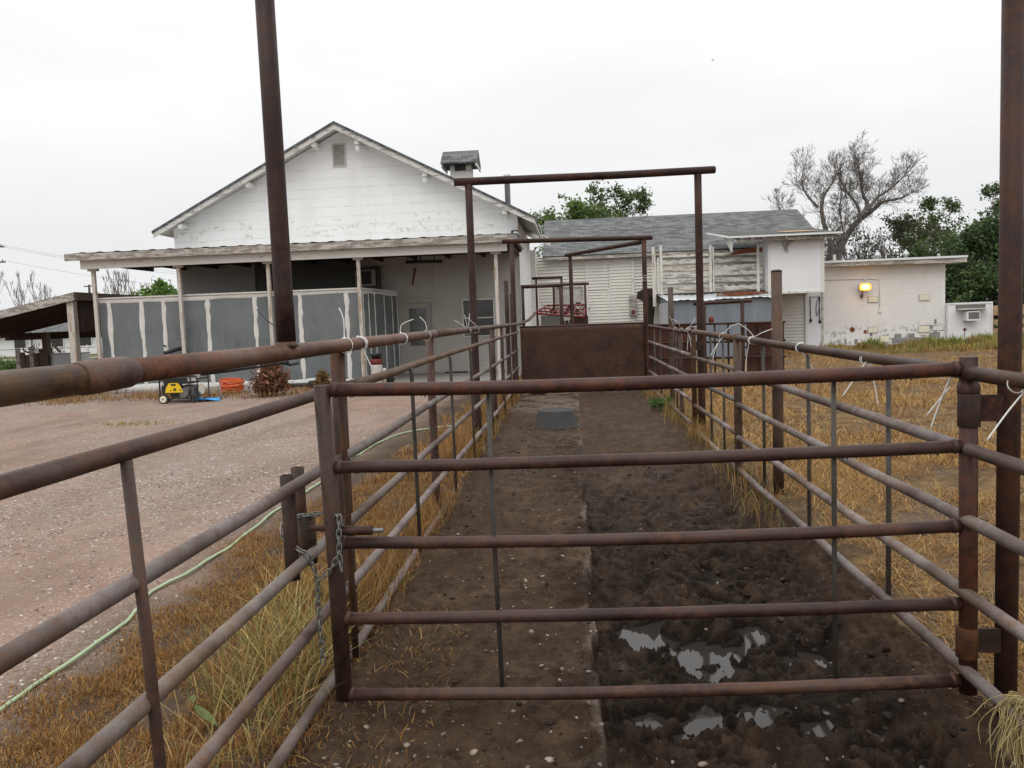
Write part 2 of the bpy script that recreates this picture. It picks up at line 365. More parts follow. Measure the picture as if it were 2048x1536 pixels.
def grid(name,xs,m,label,cat):
    X,Y=np.meshgrid(xs,YS);Z=hh(X,Y)
    V=np.stack([X.ravel(),Y.ravel(),Z.ravel()],1);nx=len(xs);ny=len(YS)
    i=np.arange(nx*ny).reshape(ny,nx)
    F=np.stack([i[:-1,:-1].ravel(),i[:-1,1:].ravel(),i[1:,1:].ravel(),i[1:,:-1].ravel()],1)
    _,s=alley_h(X,Y)
    wet=(1-s)*sstep(10.5,6.,Y)*sstep(2.4,3.2,Y)*sstep(1.7,1.35,X)
    low=(1-s)*sstep(ZW+.055,ZW+.012,Z)*(X>.1)*(X<1.55)*(Y>2.8)*(Y<7)
    tint=np.stack([s.ravel(),wet.ravel(),low.ravel()],1)
    me=np_mesh(name,V,[F],m,tint,True)
    return np_obj(name,me,label=label,cat=cat,kind='structure')
# --- materials of the ground
t=NT('gravel_ground',.95,.08);p=t.pos();x,y,z=t.sep(p)
vo=t.n('TexVoronoi',{'Vector':p,'Scale':34.,'Randomness':1.});vo2=t.n('TexVoronoi',{'Vector':p,'Scale':75.})
ed=t.n('TexVoronoi',{'Vector':p,'Scale':34.},feature='DISTANCE_TO_EDGE')
big=t.noise(.28,5,.6,p);med=t.noise(1.6,5,.65,p);rc=t.sep(vo.outputs['Color'])[0];rc2=t.sep(vo2.outputs['Color'])[1]
base=t.mix(t.ramp(med,(.3,0),(.7,1)),(.225,.148,.112),(.315,.222,.172))
base=t.mix(t.ramp(big,(.42,0),(.62,1)),base,t.mix(med,(.19,.145,.118),(.28,.225,.19)))
cover=t.ramp(t.math('ADD',t.math('MULTIPLY',big,.6),t.math('MULTIPLY',t.noise(5,4,.6,p),.4)),(.40,.1),(.62,1.))
stone=t.ramp(rc,(0.,(.14,.098,.08)),(.35,(.23,.165,.135)),(.6,(.285,.225,.195)),(.84,(.35,.30,.27)),(.95,(.45,.41,.385)))
c=t.mix(t.math('MULTIPLY',t.ramp(ed.outputs[0],(.03,0),(.12,1)),t.math('MULTIPLY',cover,t.ramp(t.sep(vo.outputs['Color'])[2],(.35,0),(.5,1)))),base,stone)
c=t.mix(t.math('MULTIPLY',t.ramp(rc2,(.88,0),(.92,1)),.5),c,(.42,.375,.35))
rut=t.noise(1.,4,.6,t.scale((.9,.16,1.),p));c=t.mix(t.ramp(rut,(.46,0),(.62,.65)),c,t.mix(med,(.15,.105,.08),(.22,.16,.125)))
st=t.n('Mapping',{'Vector':p,'Location':(8.35*1.6,-15.15*4,0),'Scale':(1.6,4,0)}).outputs[0]
ln=t.n('VectorMath',{0:st},operation='LENGTH').outputs['Value']
c=t.mix(t.math('MULTIPLY',t.ramp(t.math('ADD',ln,t.math('MULTIPLY',t.noise(4,3,.6,p),1.2)),(.5,1),(.62,0)),.75),c,(.055,.04,.038))
nf=t.ramp(t.math('ADD',x,t.math('MULTIPLY',t.noise(1.3,4,.6,p),1.3)),(0,0),(1,1))
edge=t.n('MapRange',{0:t.math('ADD',x,t.math('MULTIPLY',t.noise(1.1,4,.6,p),.9)),1:-2.65,2:-1.9}).outputs[0]
c=t.mix(edge,c,t.mix(med,(.045,.032,.024),(.11,.08,.058)))
farg=t.n('MapRange',{0:y,1:27.,2:34.}).outputs[0]
c=t.mix(farg,c,t.mix(t.noise(.15,4,.6,p),(.07,.08,.03),(.16,.14,.07)))
t.col(c);t.bump(t.math('ADD',t.math('MULTIPLY',t.ramp(ed.outputs[0],(0,0),(.2,1)),.6),t.math('MULTIPLY',rc,.5)),.6,.012);M['gravel']=t.m

t=NT('alley_dirt_and_mud',.8,.1);p=t.pos();x,y,z=t.sep(p);at=t.sep(t.attr());slab=at[0];wet=at[1];low=at[2]
a=t.noise(1.5,5,.6,p);b=t.noise(7,7,.68,p);f=t.noise(60,4,.7,p)
dirt=t.mix(t.ramp(b,(.32,0),(.66,1)),(.027,.016,.0098),(.106,.068,.043));dirt=t.mix(t.ramp(a,(.42,0),(.62,.75)),dirt,t.mix(f,(.036,.022,.0135),(.074,.047,.030)))
mud=t.mix(t.ramp(b,(.35,0),(.65,1)),(.0065,.0042,.0025),(.042,.0265,.016))
conc=t.mix(t.ramp(b,(.35,0),(.65,1)),(.085,.064,.047),(.175,.14,.11))
ex=t.n('MapRange',{0:x,1:-.16,2:.075}).outputs[0]
em=t.ramp(t.math('ADD',t.math('MULTIPLY',ex,.42),t.math('MULTIPLY',t.noise(2.6,7,.72,p),1.05)),(.84,0),(.93,1))
farx=t.math('MULTIPLY',t.n('MapRange',{0:y,1:13.2,2:14.4}).outputs[0],t.ramp(t.noise(2,5,.6,p),(.42,0),(.52,1)))
em=t.math('MAXIMUM',em,farx)
dc=t.mix(t.math('MULTIPLY',em,slab),dirt,conc)
c=t.mix(t.math('MULTIPLY',t.math('SUBTRACT',1.,slab),t.math('ADD',t.math('MULTIPLY',wet,.85),.12)),dc,mud)
pe=t.n('TexVoronoi',{'Vector':p,'Scale':42.});pc=t.sep(pe.outputs['Color'])
pk=t.math('MULTIPLY',t.ramp(pc[0],(.972,0),(.977,1)),t.ramp(pe.outputs['Distance'],(.22,1),(.3,0)))
c=t.mix(t.math('MULTIPLY',pk,t.math('SUBTRACT',1.,t.math('MULTIPLY',wet,.8))),c,t.mix(pc[1],(.18,.14,.11),(.42,.38,.34)))
c=t.mix(t.math('MULTIPLY',low,.7),c,(.010,.0068,.0048))
smear=t.math('MULTIPLY',t.n('MapRange',{0:x,1:-.45,2:.05}).outputs[0],t.ramp(t.noise(2.1,6,.7,t.scale((1.,.6,1.),p)),(.47,0),(.56,.85)));c=t.mix(t.math('MULTIPLY',smear,slab),c,mud)
dry=t.math('MULTIPLY',t.ramp(t.noise(1.7,6,.7,p),(.5,0),(.62,.55)),t.math('SUBTRACT',1.,slab));c=t.mix(t.math('MULTIPLY',dry,t.math('SUBTRACT',1.,low)),c,dirt)
t.col(c);t.rough(t.math('SUBTRACT',t.math('SUBTRACT',t.ramp(a,(.3,.62),(.7,.85)),t.math('MULTIPLY',wet,.2)),t.math('MULTIPLY',low,.08)))
t.bump(t.math('ADD',t.math('MULTIPLY',b,1.),t.math('MULTIPLY',f,.7)),1.,.022);M['alley']=t.m

t=NT('field_dirt',.95,.08);p=t.pos();x,y,z=t.sep(p)
a=t.noise(.5,5,.62,p);b=t.noise(3.5,6,.68,p);f=t.noise(26,5,.7,p)
c=t.mix(t.ramp(f,(.3,0),(.7,1)),(.06,.036,.02),(.14,.09,.052))
c=t.mix(t.ramp(b,(.45,0),(.62,1)),c,t.mix(f,(.13,.085,.038),(.27,.18,.085)))
c=t.mix(t.ramp(a,(.55,0),(.66,.85)),c,t.mix(f,(.085,.062,.045),(.165,.125,.095)))
c=t.mix(t.n('MapRange',{0:t.math('ADD',x,t.math('MULTIPLY',b,.6)),1:2.3,2:1.75}).outputs[0],c,t.mix(f,(.05,.036,.027),(.10,.074,.055)))
farg=t.n('MapRange',{0:y,1:36.,2:44.}).outputs[0];c=t.mix(farg,c,(.07,.075,.03))
t.col(c);t.bump(t.math('ADD',b,f),.7,.03);M['field']=t.m
grid('gravel_yard',spaced((-1500,-100,350),(-100,-30,7),(-30,-9,.6),(-9,-3,.12),(-3,-1.3,.03)),M['gravel'],'pinkish gravel yard with pale stones left of the pipe fence','ground')
grid('alley_floor',spaced((-1.3,-.02,.0128),(-.02,.17,.007),(.17,1.75,.0125)),M['alley'],'dirt covered concrete strip and churned dark mud inside the pipe alley','ground')
grid('field',spaced((1.75,3.4,.03),(3.4,9,.12),(9,30,.6),(30,100,7),(100,1500,350)),M['field'],'bare dirt and straw field right of the pipe fence','ground')
w=MB();w.quad((.14,3.05,ZW),(1.5,3.05,ZW),(1.5,6.4,ZW),(.14,6.4,ZW));o=solo('puddle_water',w,M['water'],'still grey puddle water lying in the mud of the alley','water',kind='structure')

# ================================================================== VEGETATION STUFF
def blades(x,y,h,lean,wid,cols,z=None,curl=1.):
    n=len(x);z=hh(x,y)-.01 if z is None else z
    a=RNG.uniform(0,2*np.pi,n);la=RNG.uniform(0,2*np.pi,n)
    L=np.stack([np.cos(la),np.sin(la)],1)*lean[:,None]*h[:,None]
    W=np.stack([np.cos(a),np.sin(a)],1)*wid[:,None]*.5
    up=h*np.sqrt(np.clip(1-np.clip(lean,0,.97)**2*.9,.06,1))
    B=np.stack([x,y,z],1)
    def P(t,wf,s): 
        q=B.copy();q[:,:2]+=L*(t**1.6)*curl+W*wf*s;q[:,2]+=up*(t-.28*t*t*np.clip(lean,0,1));return q
    V=np.stack([P(0,1,-1),P(0,1,1),P(.45,.85,-1),P(.45,.85,1),P(.8,.55,-1),P(.8,.55,1),P(1,0,1)],1).reshape(-1,3)
    o=np.arange(n)[:,None]*7
    Q=np.concatenate([o+np.array([[0,1,3,2]]),o+np.array([[2,3,5,4]])]);T=o+np.array([[4,5,6]])
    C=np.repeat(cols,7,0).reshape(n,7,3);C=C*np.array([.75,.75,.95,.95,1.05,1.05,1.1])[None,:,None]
    return V,Q,T,C.reshape(-1,3)
def veg_obj(name,parts_,label,cat,kind='stuff',m='grass'):
    Vs=[];Qs=[];Ts=[];Cs=[];o=0
    for V,Q,T,C in parts_:
        Vs.append(V);Qs.append(Q+o);Ts.append(T+o);Cs.append(C);o+=len(V)
    me=np_mesh(name,np.concatenate(Vs),[np.concatenate(Qs),np.concatenate(Ts)],M[m],np.concatenate(Cs))
    return np_obj(name,me,label=label,cat=cat,kind=kind)
def pal(n,*cs,var=.25):
    cs=np.array(cs);i=RNG.integers(0,len(cs),n);return cs[i]*RNG.uniform(1-var,1+var,(n,1))
def scatter(n,x0,x1,y0,y1,dens,pw=1.):
    x=RNG.uniform(x0,x1,n);y=y0+(y1-y0)*RNG.uniform(0,1,n)**pw
    k=RNG.uniform(0,1,n)<dens(x,y);return x[k],y[k]
RUSTY=((.32,.155,.045),(.39,.21,.065),(.26,.12,.038),(.44,.27,.10),(.19,.095,.036),(.28,.20,.11))
STRAW=((.52,.32,.11),(.62,.42,.17),(.42,.24,.078),(.34,.18,.055),(.54,.37,.17),(.38,.29,.17))
GREEN=((.19,.19,.06),(.14,.165,.05),(.28,.25,.085),(.40,.33,.14))
# rusty ground cover outside the left fence, tall grass at the foot of the rails
def d1(x,y):
    e=-2.72+.25*(fbm(y*1.3,x*0+2.,3,41)-.5)*2+.55*sstep(6.5,9.,y)
    return sstep(e-.12,e+.3,x)*np.clip(.4+1.7*(fbm(x*3.5,y*3.5,4,42)-.40),0,1)*sstep(-1.1,-1.25,x)
x,y=scatter(300000,-3.0,-1.05,2.5,8.,d1,1.6);n=len(x)
P1=[blades(x,y,RNG.uniform(.015,.055,n)*(.5+1.3*fbm(x*6,y*6,2,43)),RNG.uniform(.1,1.1,n),RNG.uniform(.003,.007,n),pal(n,*RUSTY))]
x,y=scatter(30000,-2.6,-1.1,8.,19.,d1,1.2);n=len(x)
P1.append(blades(x,y,RNG.uniform(.03,.14,n),RNG.uniform(.2,.9,n),RNG.uniform(.006,.014,n),pal(n,*RUSTY)))
x=RNG.normal(-7.85,.35,260);y=RNG.normal(13.6,.18,260);n=260
P1.append(blades(x,y,RNG.uniform(.03,.09,n),RNG.uniform(.1,.8,n),RNG.uniform(.008,.016,n),pal(n,(.28,.27,.06),(.22,.22,.06),(.3,.24,.09))))
for cx_,cy_ in ((-6.2,9.5),(-5.1,11.8),(-9.5,12.),(-4.2,15.),(-10.5,15.5),(-3.9,8.2)):
    n=90;P1.append(blades(RNG.normal(cx_,.3,n),RNG.normal(cy_,.15,n),RNG.uniform(.015,.05,n),RNG.uniform(.2,1.,n),RNG.uniform(.006,.014,n),pal(n,*RUSTY,(.2,.17,.06))))
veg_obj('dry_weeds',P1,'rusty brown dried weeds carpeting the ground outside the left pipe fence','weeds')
P2=[]
def d2(x,y): return np.clip(1.7*(fbm(x*2.6,y*2.2,3,44)-.33),0,1)*sstep(-2.05,-1.7,x)*sstep(-1.22,-1.36,x)
x,y=scatter(11000,-2.1,-1.1,2.6,4.9,d2,1.);n=len(x)
P2.append(blades(x,y,RNG.uniform(.10,.36,n),RNG.uniform(.15,.9,n),RNG.uniform(.0026,.0055,n),pal(n,*RUSTY,*STRAW,*GREEN)))
x,y=scatter(1500,-2.1,-1.2,2.8,4.8,d2,1.);n=len(x)
P2.append(blades(x,y,RNG.uniform(.35,.62,n),RNG.uniform(.4,.95,n),RNG.uniform(.004,.0075,n),pal(n,*GREEN,(.5,.40,.18),(.45,.33,.12))))
def d3(x,y): return np.clip(1.6*(fbm(x*2.,y*1.1,3,45)-.28),0,1)*np.exp(-((x+1.40)/.17)**2)
x,y=scatter(42000,-1.85,-1.08,4.3,9.5,d3);n=len(x)
P2.append(blades(x,y,RNG.uniform(.06,.36,n),RNG.uniform(.05,.6,n),RNG.uniform(.003,.007,n),pal(n,*RUSTY,*RUSTY,(.36,.2,.06),(.16,.13,.05))))
x,y=scatter(30000,-1.8,-1.0,9.5,20.,d3);n=len(x)
P2.append(blades(x,y,RNG.uniform(.1,.42,n),RNG.uniform(.05,.6,n),RNG.uniform(.005,.011,n),pal(n,*RUSTY,(.36,.2,.06),(.14,.12,.05))))
def d3b(x,y): return np.clip(1.5*(fbm(x*3.,y*1.6,3,46)-.3),0,1)*np.exp(-((x-1.62)/.16)**2)
x,y=scatter(24000,1.25,2.1,6.,18.,d3b);n=len(x)
P2.append(blades(x,y,RNG.uniform(.06,.3,n),RNG.uniform(.1,.7,n),RNG.uniform(.004,.009,n),pal(n,*RUSTY,*RUSTY,*GREEN,(.12,.11,.045))))
x,y=scatter(1500,-1.15,-.65,2.7,4.6,lambda x,y:.5+0*x);n=len(x)
P2.append(blades(x,y,RNG.uniform(.02,.1,n),RNG.uniform(.4,1.1,n),RNG.uniform(.003,.007,n),pal(n,*RUSTY,(.1,.08,.04))))
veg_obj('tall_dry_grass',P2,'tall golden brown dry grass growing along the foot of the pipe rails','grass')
# straw field on the right
def d4(x,y): return np.clip(.22+3.0*(fbm(x*.8,y*.8,4,51)-.40),0,1)*sstep(1.72,2.2,x+.5*(fbm(x*2,y*2,2,52)-.5))
x,y=scatter(120000,1.65,5.5,3.,9.,d4);n=len(x)
P3=[blades(x,y,RNG.uniform(.04,.17,n),RNG.uniform(.5,1.25,n),RNG.uniform(.003,.007,n),pal(n,*STRAW,*RUSTY))]
x,y=scatter(70000,1.65,10.,8.5,18.,d4);n=len(x)
P3.append(blades(x,y,RNG.uniform(.05,.2,n),RNG.uniform(.3,1.1,n),RNG.uniform(.006,.013,n),pal(n,*STRAW,*RUSTY)))
x,y=scatter(40000,1.65,18.,17.,32.,d4);n=len(x)
P3.append(blades(x,y,RNG.uniform(.04,.13,n),RNG.uniform(.3,.9,n),RNG.uniform(.010,.022,n),pal(n,*STRAW,*RUSTY)))
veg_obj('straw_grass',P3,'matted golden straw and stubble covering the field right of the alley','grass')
# weeds at the foot of the annex and of the grey room
def d5(x,y): return np.clip(2.2*(fbm(x*.8,y*.5,3,61)-.36),0,1)
x,y=scatter(9000,9.4,17.5,28.5,31.8,d5);n=len(x)
P4=[blades(x,y,RNG.uniform(.06,.3,n)*(.1+1.8*fbm(x*.9,y*.9,2,63)),RNG.uniform(.05,.45,n),RNG.uniform(.02,.045,n),pal(n,(.30,.25,.07),(.22,.21,.06),(.36,.26,.09),(.28,.16,.06),(.16,.18,.05)))]
x,y=scatter(5000,5.,10.2,29.5,33.,d5);n=len(x)
P4.append(blades(x,y,RNG.uniform(.1,.3,n),RNG.uniform(.05,.5,n),RNG.uniform(.015,.03,n),pal(n,*RUSTY,*STRAW)))
for cx_,cy_,r_,h_,k_ in ((11.6,32.2,.5,.62,0),(11.2,31.9,.35,.4,1),(13.1,32.0,.5,.5,1),(13.8,32.1,.55,.65,0),(14.5,31.8,.45,.6,0),(15.3,31.9,.6,.55,1),(15.9,32.3,.5,.7,0),(16.6,32.0,.6,.55,1),(17.2,32.4,.5,.5,0),(9.2,31.8,.5,.32,1),(10.3,32.0,.45,.3,1),(12.5,31.6,.5,.3,1),(16.1,31.0,.5,.3,1),(14.2,30.8,.5,.25,1)):
    n=420;q=r_*RNG.uniform(0,1,n)**.6;a=RNG.uniform(0,6.28,n);xx=cx_+q*np.cos(a);yy=cy_+q*np.sin(a)*.6
    P4.append(blades(xx,yy,h_*RNG.uniform(.35,1.05,n)*(1-.5*(q/r_)**2),RNG.uniform(.1,.7,n),RNG.uniform(.02,.05,n),pal(n,*(((.27,.29,.06),(.20,.24,.05),(.34,.30,.09),(.15,.19,.05)) if k_==0 else ((.30,.22,.08),(.36,.27,.10),(.24,.22,.07),(.27,.15,.06))))))
veg_obj('yellow_weeds',P4,'yellow green weeds growing in a band along the foot of the block annex','weeds')
def d6(x,y): return np.clip(1.8*(fbm(x*.9,y*1.2,3,71)-.3),0,1)*sstep(17.9,18.8,y+.8*(fbm(x*.8,y*0+1,2,72)-.5))
x,y=scatter(16000,-17.,-5.2,17.4,21.2,d6);n=len(x)
P5=[blades(x,y,RNG.uniform(.05,.24,n),RNG.uniform(.1,.8,n),RNG.uniform(.008,.02,n),pal(n,*RUSTY,(.14,.085,.04),(.3,.2,.09)))]
x,y=scatter(6000,-1.9,5.,18.,32.,lambda x,y:.6*np.clip(2*(fbm(x,y,3,73)-.4),0,1)*(1-((x>-1.2)&(x<1.5)&(y<18))));n=len(x)
P5.append(blades(x,y,RNG.uniform(.08,.35,n),RNG.uniform(.1,.6,n),RNG.uniform(.012,.03,n),pal(n,*RUSTY,*STRAW)))
veg_obj('brown_weeds',P5,'brown weeds growing at the foot of the grey panelled porch room','weeds')
# stones
def rocks(n,x,y,s,cols,sink=.35):
    ph=(1+5**.5)/2
    ico=np.array([(-1,ph,0),(1,ph,0),(-1,-ph,0),(1,-ph,0),(0,-1,ph),(0,1,ph),(0,-1,-ph),(0,1,-ph),(ph,0,-1),(ph,0,1),(-ph,0,-1),(-ph,0,1)])/1.9
    F=np.array([(0,11,5),(0,5,1),(0,1,7),(0,7,10),(0,10,11),(1,5,9),(5,11,4),(11,10,2),(10,7,6),(7,1,8),(3,9,4),(3,4,2),(3,2,6),(3,6,8),(3,8,9),(4,9,5),(2,4,11),(6,2,10),(8,6,7),(9,8,1)])
    V=ico[None]*RNG.uniform(.75,1.2,(n,12,1))*np.stack([s*RNG.uniform(.7,1.3,n),s*RNG.uniform(.7,1.3,n),s*RNG.uniform(.4,.8,n)],1)[:,None,:]
    a=RNG.uniform(0,6.28,n);c,sn=np.cos(a)[:,None],np.sin(a)[:,None]
    X=V[:,:,0]*c-V[:,:,1]*sn;Yy=V[:,:,0]*sn+V[:,:,1]*c
    z=hh(x,y)+s*(.35-sink)
    V=np.stack([X+x[:,None],Yy+y[:,None],V[:,:,2]+z[:,None]],2).reshape(-1,3)
    F=(np.arange(n)[:,None,None]*12+F[None]).reshape(-1,3)
    return V,F,np.repeat(cols,12,0)
def gden(x,y): return sstep(-2.55,-2.95,x)*np.clip(.15+1.6*(fbm(x*.5,y*.5,4,81)-.38)+.5*(fbm(x*4,y*4,3,82)-.5),0,1)
x,y=scatter(40000,-8.5,-2.4,3.2,12.5,gden,1.6);n=len(x)
V,F,C=rocks(n,x,y,RNG.uniform(.004,.0145,n),pal(n,(.30,.235,.20),(.40,.35,.32),(.24,.17,.14),(.46,.42,.39),(.28,.21,.185),(.19,.135,.11)))
np_obj('gravel_stones',np_mesh('gravel_stones',V,[F],M['stone'],C,True),label='loose pale gravel stones strewn over the pinkish yard',cat='gravel',kind='stuff')
x,y=scatter(1700,-1.15,1.68,2.7,12.,lambda x,y:.25+.75*(x<.08),1.6);n=len(x)
V,F,C=rocks(n,x,y,.004+.011*RNG.uniform(0,1,n)**3,pal(n,(.19,.14,.105),(.26,.22,.18),(.14,.098,.073),(.17,.15,.13),(.10,.07,.053)))
xb=np.array([-.72,.02,-.28,-.19,-.27,-.95,-.6,.0,-.45,-.15,.25,.12,1.42,1.5,-1.0,.45,-.35,.62]);yb=np.array([3.42,3.44,4.3,4.25,3.2,3.3,3.26,3.2,3.1,3.05,3.05,3.0,3.6,3.75,3.0,3.03,5.1,2.98]);n=len(xb)
V2,F2,C2=rocks(n,xb,yb,RNG.uniform(.014,.025,n),pal(n,(.24,.185,.145),(.27,.235,.195),(.19,.14,.105)),.4)
# clods of mud
xc,yc=scatter(1800,.1,1.6,2.9,9.,lambda x,y:np.clip(2*(fbm(x*2,y*2,3,91)-.35),0,1),1.4);n=len(xc)
V3,F3,C3=rocks(n,xc,yc,.006+.026*RNG.uniform(0,1,n)**2.5,pal(n,(.012,.008,.0055),(.026,.0175,.0115),(.045,.031,.021),(.008,.0055,.004)),.6)
xd,yd=scatter(2200,-1.1,.05,2.7,13.,lambda x,y:np.clip(2*(fbm(x*2,y*2,3,92)-.4),0,1),1.4);n=len(xd)
V4,F4,C4=rocks(n,xd,yd,.005+.016*RNG.uniform(0,1,n)**2.,pal(n,(.03,.019,.0125),(.055,.036,.023),(.018,.012,.008)),.5)
def joinrocks(*a):
    o=0;Vs=[];Fs=[];Cs=[]
    for V,F,C in a: Vs.append(V);Fs.append(F+o);Cs.append(C);o+=len(V)
    return np.concatenate(Vs),np.concatenate(Fs),np.concatenate(Cs)
V,F,C=joinrocks((V,F,C),(V2,F2,C2));np_obj('pebbles',np_mesh('pebbles',V,[F],M['stone'],C,True),label='small pebbles lying on the dirt floor of the alley',cat='pebbles',kind='stuff')
V,F,C=joinrocks((V3,F3,C3),(V4,F4,C4));np_obj('mud_clods',np_mesh('mud_clods',V,[F],M['stone'],C,False),label='dark clods of mud and dung scattered on the alley floor',cat='mud',kind='stuff')
# ================================================================== PIPE FENCES AND GATES
def gz(x,y): return float(hh(np.array([x]),np.array([y]))[0])
def pipe(a,b,r,n=14,seg=0,wob=.0):
    m=MB();a=Vector(a);b=Vector(b);L=(b-a).length;k=seg or max(2,int(L/.7)+1)
    pts=[]
    for i in range(k+1):
        q=a.lerp(b,i/k)
        if wob and 0<i<k: q=q+Vector((random.uniform(-wob,wob),0,random.uniform(-wob,wob)))
        pts.append(q)
    return m.tube(pts,r,n)
# ---- left fence
LX=-1.2
lf=thing('pipe_fence','long rusty six rail pipe fence along the left side of the alley','fence',(LX,3.4,0))
# top rail with a swaged sleeve joint
m=MB();m.tube([(LX,.3,1.645),(LX,1.0,1.646),(LX,1.86,1.647)],.0385,20)
tr=part('top_rail',m,lf,M['rail'])
m=MB();m.tube([(LX,1.84,1.648),(LX,1.865,1.648),(LX,1.9,1.648),(LX,2.02,1.65),(LX,2.06,1.65),(LX,2.085,1.651)],[.039,.0425,.0435,.0435,.0425,.036],20)
part('sleeve',m,tr,M['rail'])
m=MB();m.tube([(LX,2.07,1.651),(LX,2.7,1.651),(LX,3.4,1.652),(LX,4.3,1.654),(LX,5.3,1.655),(LX,6.9,1.66)],.035,20);part('top_rail',m,lf,M['rail'])
m=MB();m.tube([(LX,6.9,1.66),(LX,8.5,1.662),(LX,10.3,1.664),(LX,12.5,1.664),(LX,15,1.668),(LX,17.3,1.67),(LX+.02,18.6,1.68),(LX+.12,20.,1.76),(LX+.2,21.5,1.92)],.035,14);part('top_rail',m,lf,M['rail'])
for z0,z1,r in ((1.44,1.47,.0265),(1.085,1.085,.0255),(.74,.715,.0255),(.415,.36,.0255),(.07,.13,.0255)):
    a=MB();a.tube([(LX,.3,z0),(LX,1.6,z0+.003),(LX,2.8,z0-.003),(LX,3.9,z0)],r,18);part('rail',a,lf,M['rail' if z0>1.2 else 'rail_grey'])
    b=MB();b.tube([(LX+.01,3.95,z0),(LX,5.,z0-.01+(z1-z0)*.2),(LX,6.5,z0+(z1-z0)*.4),(LX,8.5,z0+(z1-z0)*.7),(LX,11,z1),(LX,14,z1+.01),(LX,17.3,z1+.02)],r,14);part('rail',b,lf,M['rail_grey' if z0<1.2 else 'rail'])
for y,x,r,top in ((.9,-1.24,.036,1.62),(4.2,-1.262,.04,1.63),(6.95,-1.255,.036,1.63),(12.4,-1.25,.037,1.64),(14.0,-1.25,.03,1.64)):
    part('post',pipe((x,y,gz(x,y)-.2),(x,y,top),r,16),lf,M['post'])
part('post',pipe((-1.25,15.4,0),(-1.25,15.4,2.52),.042,14),lf,M['frame'])
part('post',pipe((-1.25,16.6,0),(-1.25,16.6,2.3),.035,14),lf,M['frame'])
for y,r,z0,z1 in ((2.03,.0165,.02,1.42),(3.93,.017,.05,1.46),(5.7,.0145,.07,1.44),(7.55,.0145,.1,1.44),(9.05,.016,.1,1.45),(11.2,.014,.12,1.46),(13.3,.014,.12,1.46),(14.8,.014,.12,1.46),(16.1,.014,.12,1.46)):
    m=MB();m.tube([(LX+.012,y-.02,z1),(LX+.022,y,.9),(LX+.034,y+.02,z0)] if y<3 else [(LX+.022,y-.005,z1),(LX+.028,y,z1-.05),(LX+.03,y,.7),(LX+.03,y+.01,z0)],r,10);part('stay',m,lf,M['stay'] if y>5 else M['post'])
# two short open pipe stubs welded between rails, sockets for the latch
for x,y,z0,z1,r in ((-1.25,3.33,.66,1.12,.031),(-1.30,3.6,.72,1.105,.031)):
    m=MB();m.lathe([(r,z0-1),(r,z1-1),(r-.006,z1-1),(r-.006,z1-1.05)],(x,y,1.),16);part('pipe_stub',m,lf,M['post'])
m=MB();m.lathe([(.04,-.22),(.04,0),(.034,0),(.034,-.04)],(-1.235,3.5,.90),16);part('latch_socket',m,lf,M['post'])
# ---- front gate
GY=3.4
g=thing('pipe_gate','brown five bar pipe gate with chained latch closing the near end of the alley','gate',(1.612,GY,0))
m=MB();m.tube([(-1.072,GY,.085),(-1.08,GY,.8),(-1.098,GY,1.5)],.0365,20);part('latch_post',m,g,M['gate'])
m=MB();m.tube([(1.618,GY,.115),(1.614,GY,.8),(1.608,GY,1.535)],.0355,20);hp=part('hinge_post',m,g,M['gate'])
for z in (1.39,):
    m=MB();m.lathe([(.041,0),(.043,.01),(.043,.03),(.038,.045)],(1.61,GY,1.385),20);part('collar',m,hp,M['gate'])
RZ=((1.478,1.468,1.487,.030),(1.137,1.142,1.165,.027),(.800,.797,.831,.027),(.456,.468,.50,.027),(.108,.118,.168,.027))
for a,b,c,r in RZ:
    P=[]
    for i in range(15):
        tt=i/14;xx=-1.06+2.64*tt;zz=a*(1-tt)*(1-2*tt)+4*b*tt*(1-tt)+c*tt*(2*tt-1)+random.uniform(-.0012,.0012);P.append((xx,GY+random.uniform(-.001,.001),zz))
    m=MB();m.tube(P,[r*(1+random.uniform(-.012,.012)) for _ in P],18)
    for e_,sg_ in ((P[0],1),(P[-1],-1)):
        q=[(e_[0]+sg_*(.012+.006*k_),GY,e_[2]) for k_ in range(5)];m.tube(q,[r*1.02,r*1.13,r*1.2,r*1.1,r*1.01],14)
    part('bar',m,g,M['gate'])
for x0,x1,zt,zb in ((-.374,-.362,1.45,.13),(1.081,1.083,1.46,.16)):
    m=MB();m.tube([(x0,GY+.031,zt),(x0,GY+.031,.9),(x1,GY+.031,zb)],.0105,10);part('stay_rod',m,g,M['stay'])
m=MB()
for a,b,c,r in RZ:
    for i in range(46):
        tt=random.uniform(.02,.98);xx=-1.06+2.64*tt;zz=a*(1-tt)*(1-2*tt)+4*b*tt*(1-tt)+c*tt*(2*tt-1)
        m.ball((xx,GY-.002,zz-r-.002),random.uniform(.002,.0042),6,4,1.3)
part('water_drops',m,g,M['drop'],kind='stuff')
m=MB();m.tube([(-1.05,GY-.03,.862),(-.9,GY-.03,.862)],.021,16);bs=part('bolt_sleeve',m,g,M['gate'])
m=MB();m.tube([(-.91,GY-.03,.862),(-.85,GY-.03,.86)],.0105,12);part('slide_bolt',m,bs,M['steel'])
m=MB();m.tube([(-1.2,GY+.03,.862),(-1.09,GY+.0,.862)],.0125,12);part('bolt_end',m,bs,M['gate'])
